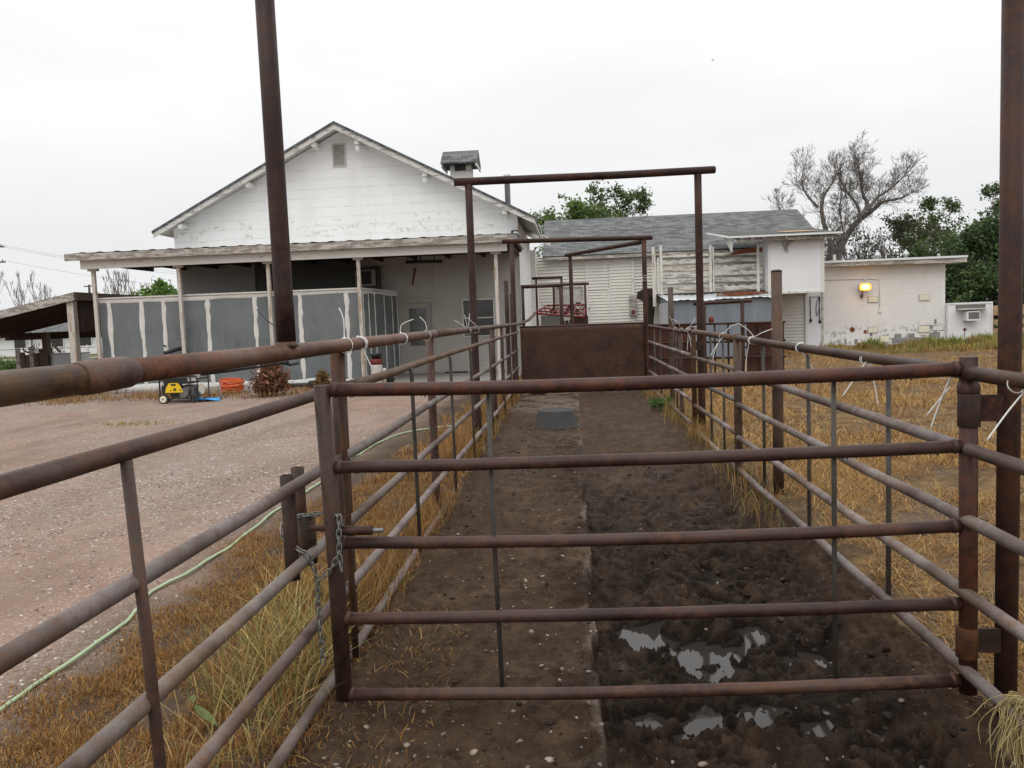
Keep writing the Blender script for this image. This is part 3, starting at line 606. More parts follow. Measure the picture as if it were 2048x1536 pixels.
# ---- tall frame over the gate: left upright welded on the top rail, right upright in the ground
f=thing('overhead_pipe_arch','nearest overhead pipe arch with two tall rusty uprights beside the front gate','arch',(1.78,GY,0))
m=MB();m.tube([(LX,3.28,1.675),(LX-.0,3.28,1.9),(LX-.002,3.275,2.6),(LX-.004,3.27,3.3)],[.0405,.0385,.0385,.0385],20);part('upright',m,f,M['frame'])
m=MB();m.lathe([(.05,-.012),(.047,0),(.04,.012)],(LX,3.28,1.685),20);part('weld_bead',m,f,M['rail'])
m=MB();m.tube([(1.78,3.42,-.3),(1.78,3.42,1.5),(1.78,3.42,3.3)],.0435,20);part('upright',m,f,M['frame'])
part('cross_beam',pipe((-1.4,3.28,3.34),(1.98,3.43,3.34),.045,18),f,M['frame'])
for z0,z1 in ((1.268,1.385),(.29,.40)):   # hinge straps carrying the gate
    m=MB();m.lathe([(.0415,z0-.02),(.043,z0-.018),(.043,z1-.002),(.0415,z1)],(1.612,GY,0),20);part('hinge_sleeve',m,f,M['frame'])
    m=MB();m.box(1.65,1.745,GY-.008,GY+.006,z0,z1-.008);part('hinge_plate',m,f,M['frame'])
# ---- right fence, near part
RX=1.6
def rfence(name,label,y0,y1,zs,r,posts,stays,loc,extra=None):
    t=thing(name,label,'fence',loc)
    for i,(za,zb) in enumerate(zs):
        m=MB();k=max(2,int((y1-y0)/.8));m.tube([(RX+random.uniform(-.004,.004),y0+(y1-y0)*j/k,za+(zb-za)*j/k+random.uniform(-.004,.004)) for j in range(k+1)],r if i else r+.003,16);part('rail',m,t,M['rail_grey'] if i else M['gate'])
    for x,y,zt,rr in posts: part('post',pipe((x,y,gz(x,y)-.2),(x,y,zt),rr,16),t,M['post'])
    for y,zt,zb in stays:
        m=MB();m.tube([(RX+.03,y,zt),(RX+.032,y,(zt+zb)/2),(RX+.03,y,zb)],.0135,10);part('stay',m,t,M['stay'])
    return t
rf=rfence('pipe_fence','rusty five rail pipe fence running right of the gate up to the thick stub post',.3,8.0,((1.452,1.5),(1.155,1.165),(.86,.85),(.565,.52),(.232,.195)),.0265,((RX+.01,.9,1.46,.036),(RX+.005,8.0,1.54,.038)),((4.29,1.43,.2),(5.72,1.44,.18),(7.05,1.45,.16)),(RX,3,0))

sp=thing('steel_post','thick dark capped pipe post standing alone just outside the right fence','post',(1.8,7.25,0))
m=MB();m.tube([(1.8,7.25,-.2),(1.8,7.25,1.),(1.8,7.25,2.09)],.047,20);part('pipe',m,sp,M['post'])
m=MB();m.lathe([(.0475,2.09),(.046,2.105),(.03,2.112)],(1.8,7.25,0),20);part('cap',m,sp,M['post'])
# swing panel in the right fence
sg=thing('swing_gate','small five bar pipe gate hung in the right fence beside the big arch','gate',(RX,10.85,0))
m=MB();m.tube([(RX,10.85,.12),(RX,10.85,1.46),(RX,10.845,1.495),(RX,10.82,1.515),(RX,10.4,1.514),(RX,9.2,1.505),(RX,8.06,1.49)],.033,16);part('frame_pipe',m,sg,M['rail'])
for z0,z1 in ((1.19,1.17),(.88,.86),(.55,.53),(.2,.2)): part('bar',pipe((RX,8.06,z0),(RX,10.82,z1),.026,14),sg,M['rail_grey'])
for y in (8.9,9.7): part('stay_rod',pipe((RX+.03,y,1.48),(RX+.03,y,.2),.013,10),sg,M['stay'])
part('end_post',pipe((RX,8.09,.15),(RX,8.09,1.5),.02,12),sg,M['post'])
# ---- big arch
ar=thing('overhead_pipe_arch','largest complete overhead pipe arch spanning the middle of the alley','arch',(.2,10.6,0))
AL=(-1.27,10.3);AR=(1.72,11.0)
part('upright',pipe((*AL,-.1),(*AL,3.50),.047,18),ar,M['frame']);part('upright',pipe((*AR,-.1),(*AR,3.60),.049,18),ar,M['frame'])
m=MB();m.tube([(-1.45,10.26,3.53),(-.3,10.53,3.57),(.6,10.74,3.6),(1.95,11.05,3.66)],.05,18);part('cross_beam',m,ar,M['frame'])
for z in (1.27,.4):
    m=MB();m.box(1.61,1.70,10.86,10.93,z,z+.1);part('hinge_plate',m,ar,M['frame'])
# ---- right fence, far part
rfence('pipe_fence','far stretch of five rail pipe fence between the big arch and the brown sheet gate',11.05,17.2,((1.5,1.53),(1.19,1.2),(.88,.88),(.57,.57),(.24,.24)),.027,((RX+.08,13.9,2.22,.047),(RX+.02,12.3,1.5,.03)),((12.9,1.48,.2),(15.2,1.48,.2),(16.3,1.48,.2)),(RX,14,0))
# ---- brown solid sheet gate across the far end
sgate=thing('sheet_gate','solid rust brown steel sheet gate closing the far end of the alley','gate',(.2,17.2,.1))
m=MB();vs=[];fs=[];nx,nz=30,14
for j in range(nz+1):
    for i in range(nx+1):
        xx=-1.13+2.63*i/nx;zz=.36+1.225*j/nz;vs.append((xx,17.2+.012*(float(fbm(np.array([xx*1.7]),np.array([zz*1.7]),3,77)[0])-.5),zz))
for j in range(nz):
    for i in range(nx): a=j*(nx+1)+i;fs.append((a,a+1,a+nx+2,a+nx+1))
n0=len(vs);m.add(vs+[(v[0],v[1]+.006,v[2]) for v in vs],fs+[tuple(n0+k for k in reversed(q)) for q in fs]+[(i,i+nx+1,n0+i+nx+1,n0+i) for i in range(0,(nx+1)*nz,nx+1)]+[(i+nx,n0+i+nx,n0+i+2*nx+1,i+2*nx+1) for i in range(0,(nx+1)*nz,nx+1)]+[(i,n0+i,n0+i+1,i+1) for i in range(nx)]+[((nx+1)*nz+i,(nx+1)*nz+i+1,n0+(nx+1)*nz+i+1,n0+(nx+1)*nz+i) for i in range(nx)],True)
part('steel_sheet',m,sgate,M['sheet'])
part('top_tube',pipe((-1.14,17.235,1.6),(1.51,17.235,1.6),.024,12),sgate,M['frame']);part('bottom_tube',pipe((-1.14,17.235,.38),(1.51,17.235,.38),.024,12),sgate,M['frame'])
# ---- second arch with a brace running back to a third upright
a2=thing('overhead_pipe_arch','farther overhead pipe arch with a diagonal brace behind the brown sheet gate','arch',(.2,17.35,0))
part('upright',pipe((-1.26,17.35,0),(-1.26,17.35,3.4),.05,16),a2,M['frame']);part('upright',pipe((1.56,17.35,0),(1.56,17.35,3.36),.05,16),a2,M['frame'])
part('cross_beam',pipe((-1.46,17.35,3.455),(1.74,17.35,3.40),.05,16),a2,M['frame'])
part('brace_beam',pipe((1.56,17.4,3.33),(-.12,21.8,3.45),.05,16),a2,M['frame']);part('upright',pipe((-.01,21.75,0),(-.01,21.75,3.42),.052,16),a2,M['frame'])
# ---- cross pen to the right of the alley
pf=thing('pen_fence','rusty cross pen fence with brown sheet panels in front of the tin shed','fence',(3,18.4,.1))
for z in (1.53,1.12,.76,.40): part('rail',pipe((1.66,18.4,z),(4.75,18.4,z-.03),.026,12),pf,M['frame'])
for x,zt in ((2.95,1.96),(3.80,1.98)): part('post',pipe((x,18.35,0),(x,18.35,zt),.045,12),pf,M['frame'])
part('cross_beam',pipe((2.72,18.35,1.98),(4.0,18.35,2.0),.04,12),pf,M['frame'])
for x in (2.3,3.2,3.5,4.2,4.7): part('post',pipe((x,18.45,0),(x,18.45,1.52),.022,10),pf,M['frame'])
m=MB();m.box(1.7,2.75,18.50,18.51,.25,1.5);part('sheet_panel',m,pf,M['sheet'])
m=MB();m.box(3.92,4.75,18.50,18.51,.2,1.48);part('sheet_panel',m,pf,M['sheet'])
part('brace_rail',pipe((3.82,18.6,1.0),(4.72,18.6,.55),.02,10),pf,M['frame'])
m=MB();m.lathe([(.05,0),(.06,.03),(.06,.1),(.03,.14)],(3.12,18.4,1.55),12);part('red_cap',m,pf,M['redpaint'])
# ---- squeeze chute frames behind the sheet gate
ch=thing('squeeze_chute','cattle chute of dark pipe frames with tilted red grid behind the sheet gate','cattle chute',(-.4,22.5,.1))
def hoop(x0,x1,px0,px1,y,z,r=.032):
    part('hoop_beam',pipe((x0,y,z),(x1,y,z),r+.006,12),ch,M['frame'])
    for px in (px0,px1): part('hoop_leg',pipe((px,y,.1),(px,y,z),r,12),ch,M['frame'])
hoop(-1.12,-.25,-1.0,-.28,23.0,2.93);hoop(-1.29,-.22,-1.25,-.28,20.5,2.60,.04);hoop(-.65,.5,-.52,.39,23.4,2.74)
m=MB()
c=[Vector((-1.07,22.6,1.93)),Vector((.32,22.6,1.78)),Vector((.38,23.9,2.14)),Vector((-.75,23.9,2.16))]
for i in range(4): m.tube([c[i],c[(i+1)%4]],.03,8)
for i in range(1,9):
    q=i/9;m.tube([c[0].lerp(c[1],q),c[3].lerp(c[2],q)],.016,8)
for q in (.3,.62): m.tube([c[0].lerp(c[3],q),c[1].lerp(c[2],q)],.02,8)
part('red_grid',m,ch,M['redpaint'])
m=MB();m.box(-.9,-.3,23.0,23.04,.2,1.86);part('side_sheet',m,ch,M['dark'])
m=MB();m.box(.0,.45,23.2,23.24,.2,1.82);part('side_sheet',m,ch,M['sheet'])
m=MB();m.box(-.32,-.03,23.1,23.14,.2,1.7);part('head_gate',m,ch,M['frame'])
m=MB();m.tube([(-.25,22.55,1.8),(-.2,22.5,1.6),(-.12,22.5,1.72),(-.08,22.5,1.5)],.018,8);part('lever',m,ch,M['steel'])
# ================================================================== BUILDINGS
def wall_y(mb,x0,x1,z0,z1,y,th,ops):   # wall facing -Y with real openings (x0,x1,z0,z1)
    xs=sorted({x0,x1,*[o[0] for o in ops],*[o[1] for o in ops]});zs=sorted({z0,z1,*[o[2] for o in ops],*[o[3] for o in ops]})
    def hole(a,b,c,d): return any(o[0]<=a+1e-6 and o[1]>=b-1e-6 and o[2]<=c+1e-6 and o[3]>=d-1e-6 for o in ops)
    for i in range(len(xs)-1):
        for j in range(len(zs)-1):
            a,b,c,d=xs[i],xs[i+1],zs[j],zs[j+1]
            if hole(a,b,c,d): continue
            mb.quad((a,y,c),(b,y,c),(b,y,d),(a,y,d));mb.quad((a,y+th,c),(a,y+th,d),(b,y+th,d),(b,y+th,c))
    for o in ops:
        a,b,c,d=o
        mb.quad((a,y,c),(a,y,d),(a,y+th,d),(a,y+th,c));mb.quad((b,y,c),(b,y+th,c),(b,y+th,d),(b,y,d))
        mb.quad((a,y,d),(b,y,d),(b,y+th,d),(a,y+th,d));mb.quad((a,y,c),(a,y+th,c),(b,y+th,c),(b,y,c))
FY=25.
mbld=thing('white_building','main white block building with shingled gable roof and open porch','building',(-7,28,.1))
m=MB();DO=(-5.36,-4.40,.22,2.43);WO=(-3.43,-2.43,1.30,2.46);OP=(-10.05,-6.75,2.3,3.98);RC=(-5.32,-4.32,2.58,4.2)
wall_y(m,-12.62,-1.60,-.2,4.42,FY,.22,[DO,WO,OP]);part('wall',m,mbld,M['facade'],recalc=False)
PX,PZ=-7.05,7.83
m=MB();m.prism([(-12.62,4.42),(-1.60,4.42),(-1.60,5.0),(PX,PZ),(-12.62,5.06)],FY-.004,FY+.21);part('gable_wall',m,mbld,M['gable'])
m=MB();m.box(-1.82,-1.60,FY+.22,32.,-.2,4.86);part('side_wall',m,mbld,M['side'])
m=MB();m.box(-12.62,-12.4,FY+.22,31.8,-.2,4.9);m.box(-12.4,-1.82,31.8,32.,-.2,5.0);part('rear_wall',m,mbld,M['side'])
m=MB();m.box(-1.64,-1.40,32.0,33.3,-.2,4.5);part('rear_corner',m,mbld,M['trim'])
# roof: two slopes with overhangs
def slope(mb,xa,za,xb,zb,y0,y1,t):
    d=Vector((xb-xa,0,zb-za)).normalized();n=Vector((-d.z,0,d.x))
    if n.z<0:n=-n
    a=Vector((xa,0,za));b=Vector((xb,0,zb))
    mb.prism([(a.x,a.z),(b.x,b.z),((b+n*t).x,(b+n*t).z),((a+n*t).x,(a+n*t).z)],y0,y1)
RY0,RY1=24.4,29.2
m=MB()
def roofhalf(mb,px,pz,ex,ez,y0,y1,t):
    mb.prism([(px,pz),(ex,ez),(ex,ez-t),(px,pz-t*1.1)],y0,y1)
roofhalf(m,PX,7.99,-13.02,4.95,RY0-.03,32.5,.075);roofhalf(m,PX,7.99,-1.02,4.85,RY0-.03,RY1,.075);roofhalf(m,PX,7.99,-1.35,5.02,RY1,32.6,.075)
rf_=part('roof',m,mbld,M['shingle_y'])
m=MB();roofhalf(m,PX,7.912,-12.98,4.90,RY0+.05,32.4,.03);roofhalf(m,PX,7.912,-1.06,4.80,RY0+.05,RY1-.05,.03);part('soffit',m,mbld,M['offwhite'])
for ex,ez in ((-13.0,4.885),(-1.04,4.785)):
    m=MB();m.prism([(PX,7.915),(ex,ez),(ex,ez-.15),(PX,7.75)],RY0-.0,RY0+.045);part('rake_board',m,mbld,M['rake'])
m=MB();m.box(-1.075,-1.035,RY0+.05,RY1,4.62,4.775);part('eave_board',m,mbld,M['offwhite'])
m=MB();m.prism([(-2.3,5.42),(-.72,4.62),(-.72,4.42),(-2.3,5.2)],29.6,29.66);m.prism([(-2.3,5.5),(-.70,4.69),(-.70,4.64),(-2.3,5.44)],29.55,31.6);part('rear_eave',m,mbld,M['trim'])
for cx,cz in ((-7.75,7.36),(-9.9,6.25),(-12.15,5.07),(-6.4,7.36),(-4.35,6.3),(-1.95,5.06)):
    m=MB();m.bbox(cx-.07,cx+.07,24.47,25.0,cz-.07,cz+.07,.012);part('roof_bracket',m,mbld,M['trim'])
for cx,cz in ((-6.4,7.22),(-4.35,6.16)):
    m=MB();m.lathe([(.05,-.12),(.085,-.1),(.09,.02),(.07,.08)],(cx,24.62,cz),12);part('security_camera',m,mbld,M['white'])
m=MB()
x0,x1,z0,z1=-7.27,-6.93,6.78,7.40
for a in ((x0-.04,x0,z0,z1),(x1,x1+.04,z0,z1),(x0-.04,x1+.04,z0-.04,z0),(x0-.04,x1+.04,z1,z1+.04)): m.box(a[0],a[1],FY-.05,FY-.005,a[2],a[3])
for i in range(10):
    zz=z0+.06*i+.015;m.add([(x0,FY-.045,zz),(x1,FY-.045,zz),(x1,FY-.012,zz+.042),(x0,FY-.012,zz+.042),(x0,FY-.045,zz+.008),(x1,FY-.045,zz+.008),(x1,FY-.012,zz+.05),(x0,FY-.012,zz+.05)],[(0,1,2,3),(7,6,5,4),(0,4,5,1),(3,2,6,7)])
vt=part('gable_vent',m,mbld,M['offwhite'])
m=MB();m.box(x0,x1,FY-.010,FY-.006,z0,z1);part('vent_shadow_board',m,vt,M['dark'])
# cupola and flue
m=MB();m.box(-4.03,-3.31,27.7,28.3,5.9,7.16)
for k in range(5): m.box(-3.9,-3.44,27.66,27.7,6.95+.045*k,6.975+.045*k)
cu=part('cupola',m,mbld,M['trim'])
m=MB();m.prism([(27.35,7.13),(28.65,7.13),(28.65,7.17),(28.0,7.66),(27.35,7.17)],-4.30,-3.06,'x');part('cupola_roof',m,cu,M['shingle_x'])
for xx in (-4.29,-3.11):
    m=MB();m.prism([(27.37,7.02),(28.63,7.02),(28.63,7.125),(27.37,7.125)],xx,xx+.04,'x');part('cupola_trim',m,cu,M['trim'])
m=MB();m.box(-3.86,-3.48,27.66,27.69,6.93,7.14);part('louver',m,cu,M['dark'])
m=MB();m.lathe([(.1,5.2),(.1,6.85),(.13,6.86),(.13,6.95),(.02,6.97)],(-2.18,29,0),14);part('flue_pipe',m,mbld,M['galv'])
# door, window, opening filled by a dark board
def frame_y(mb,x0,x1,z0,z1,y,w,d,bottom=True):
    mb.box(x0-w,x0,y-d,y+.02,z0,z1);mb.box(x1,x1+w,y-d,y+.02,z0,z1);mb.box(x0-w,x1+w,y-d-.003,y+.02,z1,z1+w)
    if bottom: mb.box(x0-w,x1+w,y-d-.02,y+.02,z0-w*.7,z0)
m=MB();m.box(-5.36,-4.40,FY+.06,FY+.11,.22,2.43);dr=part('door',m,mbld,M['doorwhite'])
m=MB();frame_y(m,-5.36,-4.40,.22,2.43,FY,.11,.03,False);part('door_frame',m,dr,M['offwhite'])
m=MB();m.box(-5.13,-4.58,FY+.045,FY+.058,1.12,2.25);part('door_glass',m,dr,M['glass2'])
m=MB();m.box(-5.14,-4.57,FY+.03,FY+.055,1.08,1.12);m.ball((-4.5,FY+.03,1.1),.035);part('door_handle',m,dr,M['engine'])
m=MB();m.box(-5.32,-4.32,FY-.025,FY-.002,2.58,3.7);part('plywood_infill',m,mbld,M['doorwhite'])
m=MB();m.prism([(-5.0,3.0),(-4.9,3.5),(-4.82,3.52),(-4.95,2.95)],FY-.032,FY-.027);part('rust_streak',m,mbld,M['rustspot'])
m=MB();m.box(-3.40,-2.46,FY+.05,FY+.06,1.33,2.43);wn=part('window',m,mbld,M['glass'])
m=MB();frame_y(m,-3.40,-2.46,1.33,2.43,FY,.05,.02);m.box(-3.40,-2.46,FY+.02,FY+.05,1.86,1.90);part('window_frame',m,wn,M['trim'])
m=MB();m.box(-10.05,-6.75,FY+.05,FY+.07,2.2,4.0);m.box(-10.05,-6.75,FY+.22,FY+.34,3.98,4.0);m.box(-10.07,-10.05,FY+.22,FY+.34,2.2,4.0);m.box(-6.75,-6.73,FY+.22,FY+.34,2.2,4.0);m.box(-10.05,-6.75,FY+.22,FY+.34,2.28,2.3);part('dark_opening_board',m,mbld,M['dark'])  # dark coloured board stands in for the unlit depth of the opening
m=MB();m.bbox(-6.72,-6.06,FY-.32,FY-.01,3.0,3.50,.015);ac=part('air_conditioner',m,mbld,M['offwhite'])
m=MB();m.box(-6.68,-6.2,FY-.335,FY-.322,3.05,3.45);part('grille',m,ac,M['black'])
m=MB();m.box(-6.76,-5.95,FY-.36,FY-.005,3.51,3.58);m.box(-6.03,-5.97,FY-.34,FY-.005,2.9,3.5);m.box(-6.76,-5.95,FY-.36,FY-.005,2.9,2.97);part('bracket',m,ac,M['oldwood'])
m=MB();m.tube([(-4.75,23.2,3.85),(-4.75,23.2,3.58),(-3.75,23.2,3.56)],.025,8);m.tube([(-4.35,23.2,3.85),(-4.35,23.2,3.57)],.02,8);m.tube([(-3.95,23.2,3.85),(-3.95,23.2,3.57)],.02,8);m.tube([(-4.78,23.2,3.56),(-3.72,23.2,3.54)],.05,10);part('ceiling_light',m,mbld,M['black'])
m=MB();m.bbox(-1.74,-1.60,FY-.16,FY-.06,4.2,4.48,.01);fl=part('flood_light',m,mbld,M['white'])
m=MB();m.box(-1.80,-1.745,FY-.14,FY-.01,4.22,4.5);m.box(-1.80,-1.58,FY-.14,FY-.01,4.485,4.52);m.tube([(-2.0,FY-.05,4.3),(-1.8,FY-.08,4.3)],.02,8);part('lamp_housing',m,fl,M['black'])
m=MB();m.box(-4.0,-3.3,FY-.5,FY-.25,.205,.24);part('door_mat',m,mbld,M['black'])
# porch
m=MB()
nx=150
vs=[];fs=[]
for i in range(nx+1):
    xx=-13.68+12.28*i/nx;dz=.018 if i%6 in (0,1) else 0
    vs+=[(xx,20.9,4.0+dz),(xx,25.0,4.25+dz)]
for i in range(nx): fs.append((2*i,2*i+2,2*i+3,2*i+1))
m.add(vs,fs);m.box(-13.66,-1.42,20.93,24.99,3.93,3.975);part('porch_roof',m,mbld,M['galv'],recalc=False)
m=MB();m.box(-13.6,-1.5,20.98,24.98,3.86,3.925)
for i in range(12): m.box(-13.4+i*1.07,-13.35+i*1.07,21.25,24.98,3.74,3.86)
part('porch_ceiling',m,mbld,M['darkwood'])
def ragged(mb,x0,x1,y,th,z0,z1,n=60):
    top=[];bot=[]
    for i in range(n+1):
        xx=x0+(x1-x0)*i/n;bot.append((xx,z0+random.uniform(-.006,.006)));top.append((xx,z1+random.uniform(-.004,.004)))
    mb.prism(bot+top[::-1],y,y+th)
m=MB();ragged(m,-13.67,-7.9,20.90,.04,3.80,3.985,20);ragged(m,-7.9,-1.41,20.905,.04,3.80,3.985,20);part('eave_board',m,mbld,M['greywood'])
m=MB();m.box(-13.36,-1.66,21.1,21.2,3.58,3.86);part('porch_beam',m,mbld,M['trim'])
for xx in (-13.13,-10.69,-8.18,-5.69,-1.98):
    m=MB();b=.045;m.hexa([(xx-b,21.27,.05),(xx+b,21.27,.05),(xx+b,21.36,.05),(xx-b,21.36,.05),(xx-b,21.27,3.6),(xx+b,21.27,3.6),(xx+b,21.36,3.6),(xx-b,21.36,3.6)]);m.box(xx-.13,xx+.13,21.24,21.38,3.53,3.60);part('porch_post',m,mbld,M['peelpost'])
m=MB();m.bbox(-13.3,-1.55,21.1,25.0,-.1,.2,.01);part('porch_floor',m,mbld,M['concrete'])
# room under the porch clad in grey foil panels
m=MB();m.prism([(-13.15,21.5),(-5.75,21.5),(-5.45,24.9),(-5.55,24.9),(-5.85,21.6),(-13.05,21.6),(-13.05,24.9),(-13.15,24.9)],.2,2.76,'z');pr=part('panel_room',m,mbld,M['panel'])
def foamstrip(p0,p1,w,nrm,name='foam_seam'):
    a=Vector(p0);b=Vector(p1);d=(b-a);k=26;side=d.normalized().cross(Vector(nrm)).normalized();n=Vector(nrm)
    vs=[];fs=[];ph=random.uniform(0,50)
    for i in range(k+1):
        q=a+d*(i/k);wl=w*(.6+1.0*float(vnoise(np.array([i*.55+ph]),np.array([0.]))[0]));wr=w*(.6+1.0*float(vnoise(np.array([i*.55+ph+31]),np.array([5.]))[0]))
        h=.012+.012*float(vnoise(np.array([i*.8+ph]),np.array([9.]))[0])
        vs+=[q-side*wl,q-side*wl*.4+n*h,q+side*wr*.4+n*h,q+side*wr]
    for i in range(k):
        for j in range(3): fs.append((4*i+j,4*i+j+1,4*i+5+j,4*i+4+j))
    mb=MB();mb.add(vs,fs,True);return part(name,mb,pr,M['foam'],recalc=False)
for xx in (-12.87,-11.94,-11.29,-10.03,-8.69,-7.42,-6.12): foamstrip((xx,21.499,.3),(xx,21.499,2.7),.055,(0,-1,0))
foamstrip((-13.15,21.498,2.71),(-5.75,21.498,2.71),.06,(0,-1,0));foamstrip((-13.15,21.498,.27),(-5.75,21.498,.27),.07,(0,-1,0))
sn=Vector((3.4,-.3,0)).normalized()
for q in (.07,.2,.35,.6,.82,.97):
    p=Vector((-5.749,21.5,0)).lerp(Vector((-5.449,24.9,0)),q);foamstrip((p.x,p.y,.25),(p.x,p.y,2.7),.02,sn)
foamstrip((-5.748,21.5,2.71),(-5.448,24.9,2.71),.05,sn)
m=MB();m.prism([(-13.2,21.44),(-5.70,21.44),(-5.40,24.9),(-5.6,24.9),(-5.9,21.66),(-13.2,21.66)],2.762,2.80,'z');part('room_rim',m,pr,M['foam'])
m=MB();m.tube([(-10.75,21.55,1.34),(-10.85,21.2,1.3),(-11.0,20.85,1.22)],.055,14);part('exhaust_pipe',m,mbld,M['black'])
m=MB();m.tube([(-11.33,21.49,1.42),(-11.33,21.42,1.42),(-11.25,21.42,1.38)],.018,8);part('latch',m,pr,M['black'])
m=MB();m.tube([(-7.75,20.75,.24),(-7.0,20.75,.25),(-6.6,20.75,.23)],.055,12);m.lathe([(.07,0),(.11,.02),(.11,.16),(.08,.2)],(-6.95,20.75,.16),14);part('drain_pipe',m,mbld,M['black'])
m=MB();m.tube([(-5.2,21.4,.30),(-5.0,21.3,.3),(-4.9,21.2,.29)],.09,12);part('drain_pipe',m,mbld,M['black'])
# ------------------------------------------------------------------ long wing
WY=33.5
wg=thing('barn_wing','long white lap sided wing with grey shingle roof and loft box','building',(4.3,35,.1))
def lap(mb,x0,x1,z0,z1,y,p=.13,d=.045):
    z=z0
    while z<z1-1e-4:
        t=min(z+p,z1);mb.quad((x0,y-d,z),(x1,y-d,z),(x1,y,t),(x0,y,t));mb.quad((x0,y,z),(x1,y,z),(x1,y-d,z),(x0,y-d,z));z=t
m=MB();lap(m,-1.40,10.14,.15,4.34,WY);m.box(-1.4,10.14,WY+.004,WY+.2,-.2,4.34);part('wall',m,wg,M['lap'],recalc=False)
m=MB();m.box(9.94,10.14,WY+.2,41,-.2,4.3);m.prism([(WY+.2,4.3),(41,4.3),(37.5,6.15)],9.98,10.1,'x');part('end_wall',m,wg,M['lap'])
m=MB();m.prism([(33.15,4.33),(37.5,6.30),(41.4,4.35),(41.4,4.30),(37.5,6.24),(33.15,4.28)],-1.15,10.25,'x');part('roof',m,wg,M['shingle_x'])
m=MB();m.box(-1.15,10.25,33.14,33.18,4.16,4.275)
for i in range(16): m.box(-.9+i*.72,-.83+i*.72,33.18,33.48,4.17,4.27)
part('eave_board',m,wg,M['lap_worn'])
# boarded double doors with their own trim
m=MB();lap(m,.68,1.50,.3,2.86,WY-.03,.125,.03);lap(m,1.56,2.48,.3,4.0,WY-.03,.125,.03);lap(m,.68,1.50,2.9,4.0,WY-.03,.125,.03);part('sliding_door',m,wg,M['lap'],recalc=False)
m=MB()
for x0,x1,z0,z1 in ((.60,.68,.3,4.05),(1.50,1.56,.3,2.9),(2.48,2.58,.3,4.15),(.68,2.48,4.0,4.07)): m.box(x0,x1,WY-.075,WY-.005,z0,z1)
part('door_trim',m,wg,M['trim'])
m=MB();m.box(-.58,.38,WY-.07,WY-.02,.2,3.02);bd=part('door',m,wg,M['offwhite'])
m=MB();frame_y(m,-.58,.38,.2,3.02,WY-.05,.07,.05,False);part('door_frame',m,bd,M['greywood'])
m=MB()
for cx,cz,r in ((-.05,2.15,.26),(.2,2.0,.22),(-.3,2.0,.16),(.25,2.35,.14)):
    m.prism([(cx+r*(.6+.5*random.random())*math.cos(a*.5236),cz+.6*r*(.6+.5*random.random())*math.sin(a*.5236)) for a in range(12)],WY-.078-cx*.004,WY-.072)
part('rust_patch',m,bd,M['rot'])
m=MB()
for cx,cz in ((-.8,2.05),(.55,2.1)):
    m.prism([(cx+.2*(.6+.5*random.random())*math.cos(a*.5236),cz+.17*(.6+.5*random.random())*math.sin(a*.5236)) for a in range(12)],WY-.05,WY-.03)
part('rot_patch',m,wg,M['rot'])
m=MB();m.bbox(2.36,2.64,WY-.2,WY-.025,1.78,2.62,.012);jb=part('control_box',m,wg,M['greywood'])
m=MB();m.bbox(2.44,2.56,WY-.22,WY-.201,1.84,2.0,.01);part('red_switch',m,jb,M['redpaint'])
m=MB();m.prism([(2.66,2.5),(2.7,2.75),(3.0,2.86),(3.35,2.84),(3.38,2.0),(3.3,1.2),(3.1,1.1),(3.05,2.1),(2.9,2.35)],WY-.045,WY-.025);part('rot_patch',m,wg,M['rot'])
m=MB();m.prism([(-1.15,2.1),(-1.1,2.14),(-.6,2.15),(-.6,2.05),(-1.1,2.04)],WY-.03,WY-.022);part('rot_patch',m,wg,M['rot'])
# loft pen of weathered boards in front of the wall
LY=32.0
for xx,z0,z1,w in ((3.24,2.1,4.42,.13),(3.52,2.56,4.46,.1),(3.40,2.6,4.0,.06),(5.42,2.60,4.40,.1),(5.53,2.62,4.34,.05)):
    m=MB();m.box(xx-w/2,xx+w/2,LY-.08,LY-.005,z0,z1);part('loft_post',m,wg,M['whitepost'])
for k,(z,hh_) in enumerate(((2.75,.2),(3.02,.18),(3.28,.17),(3.52,.2),(3.80,.16),(4.02,.11))):
    for x0,x1 in ((3.5,5.42),(5.44,7.42)):
        m=MB();n=14;j=random.uniform(-.03,.03)
        bot=[(x0+(x1-x0)*i/n,z-hh_/2+j+random.uniform(-.012,.012)) for i in range(n+1)];top=[(x0+(x1-x0)*i/n,z+hh_/2+j+random.uniform(-.012,.012)-(.05 if random.random()<.12 else 0)) for i in range(n+1)]
        m.prism(bot+top[::-1],LY,LY+.03);part('loft_board',m,wg,M['loft'] if (k+int(x0))%3 else M['lap_worn'])
m=MB();m.prism([(6.2,3.98),(6.7,4.02),(7.42,4.06),(7.42,4.24),(6.8,4.22),(6.3,4.1)],LY-.012,LY-.002);part('rusty_board',m,wg,M['rustspot'])
m=MB();m.box(3.2,7.6,LY+.03,WY-.03,2.5,2.58);part('loft_floor',m,wg,M['rot'])
# white boarded box standing out at loft height
m=MB();m.box(7.52,9.56,31.5,WY-.022,2.45,4.42);bx=part('loft_box',m,wg,M['boxwhite'])
m=MB();m.box(9.50,9.60,31.47,31.56,2.40,4.45);m.box(7.50,7.58,31.47,31.56,2.40,4.45);m.box(7.58,9.50,31.475,31.55,2.40,2.48);part('box_trim',m,bx,M['trim'])
m=MB();m.box(7.50,7.60,31.5,31.6,.2,2.40);m.box(7.55,7.65,33.3,33.46,2.5,4.5);m.box(7.2,7.3,LY-.02,LY+.03,2.5,4.4);part('box_post',m,wg,M['trim'])
m=MB();m.beam((8.05,31.45,4.40),(8.22,31.45,4.0),.06,.09);m.beam((8.42,31.45,4.42),(8.2,31.45,4.2),.06,.08);m.beam((8.2,31.44,4.2),(8.1,31.44,4.38),.05,.06);part('bracket_arm',m,wg,M['greywood'])
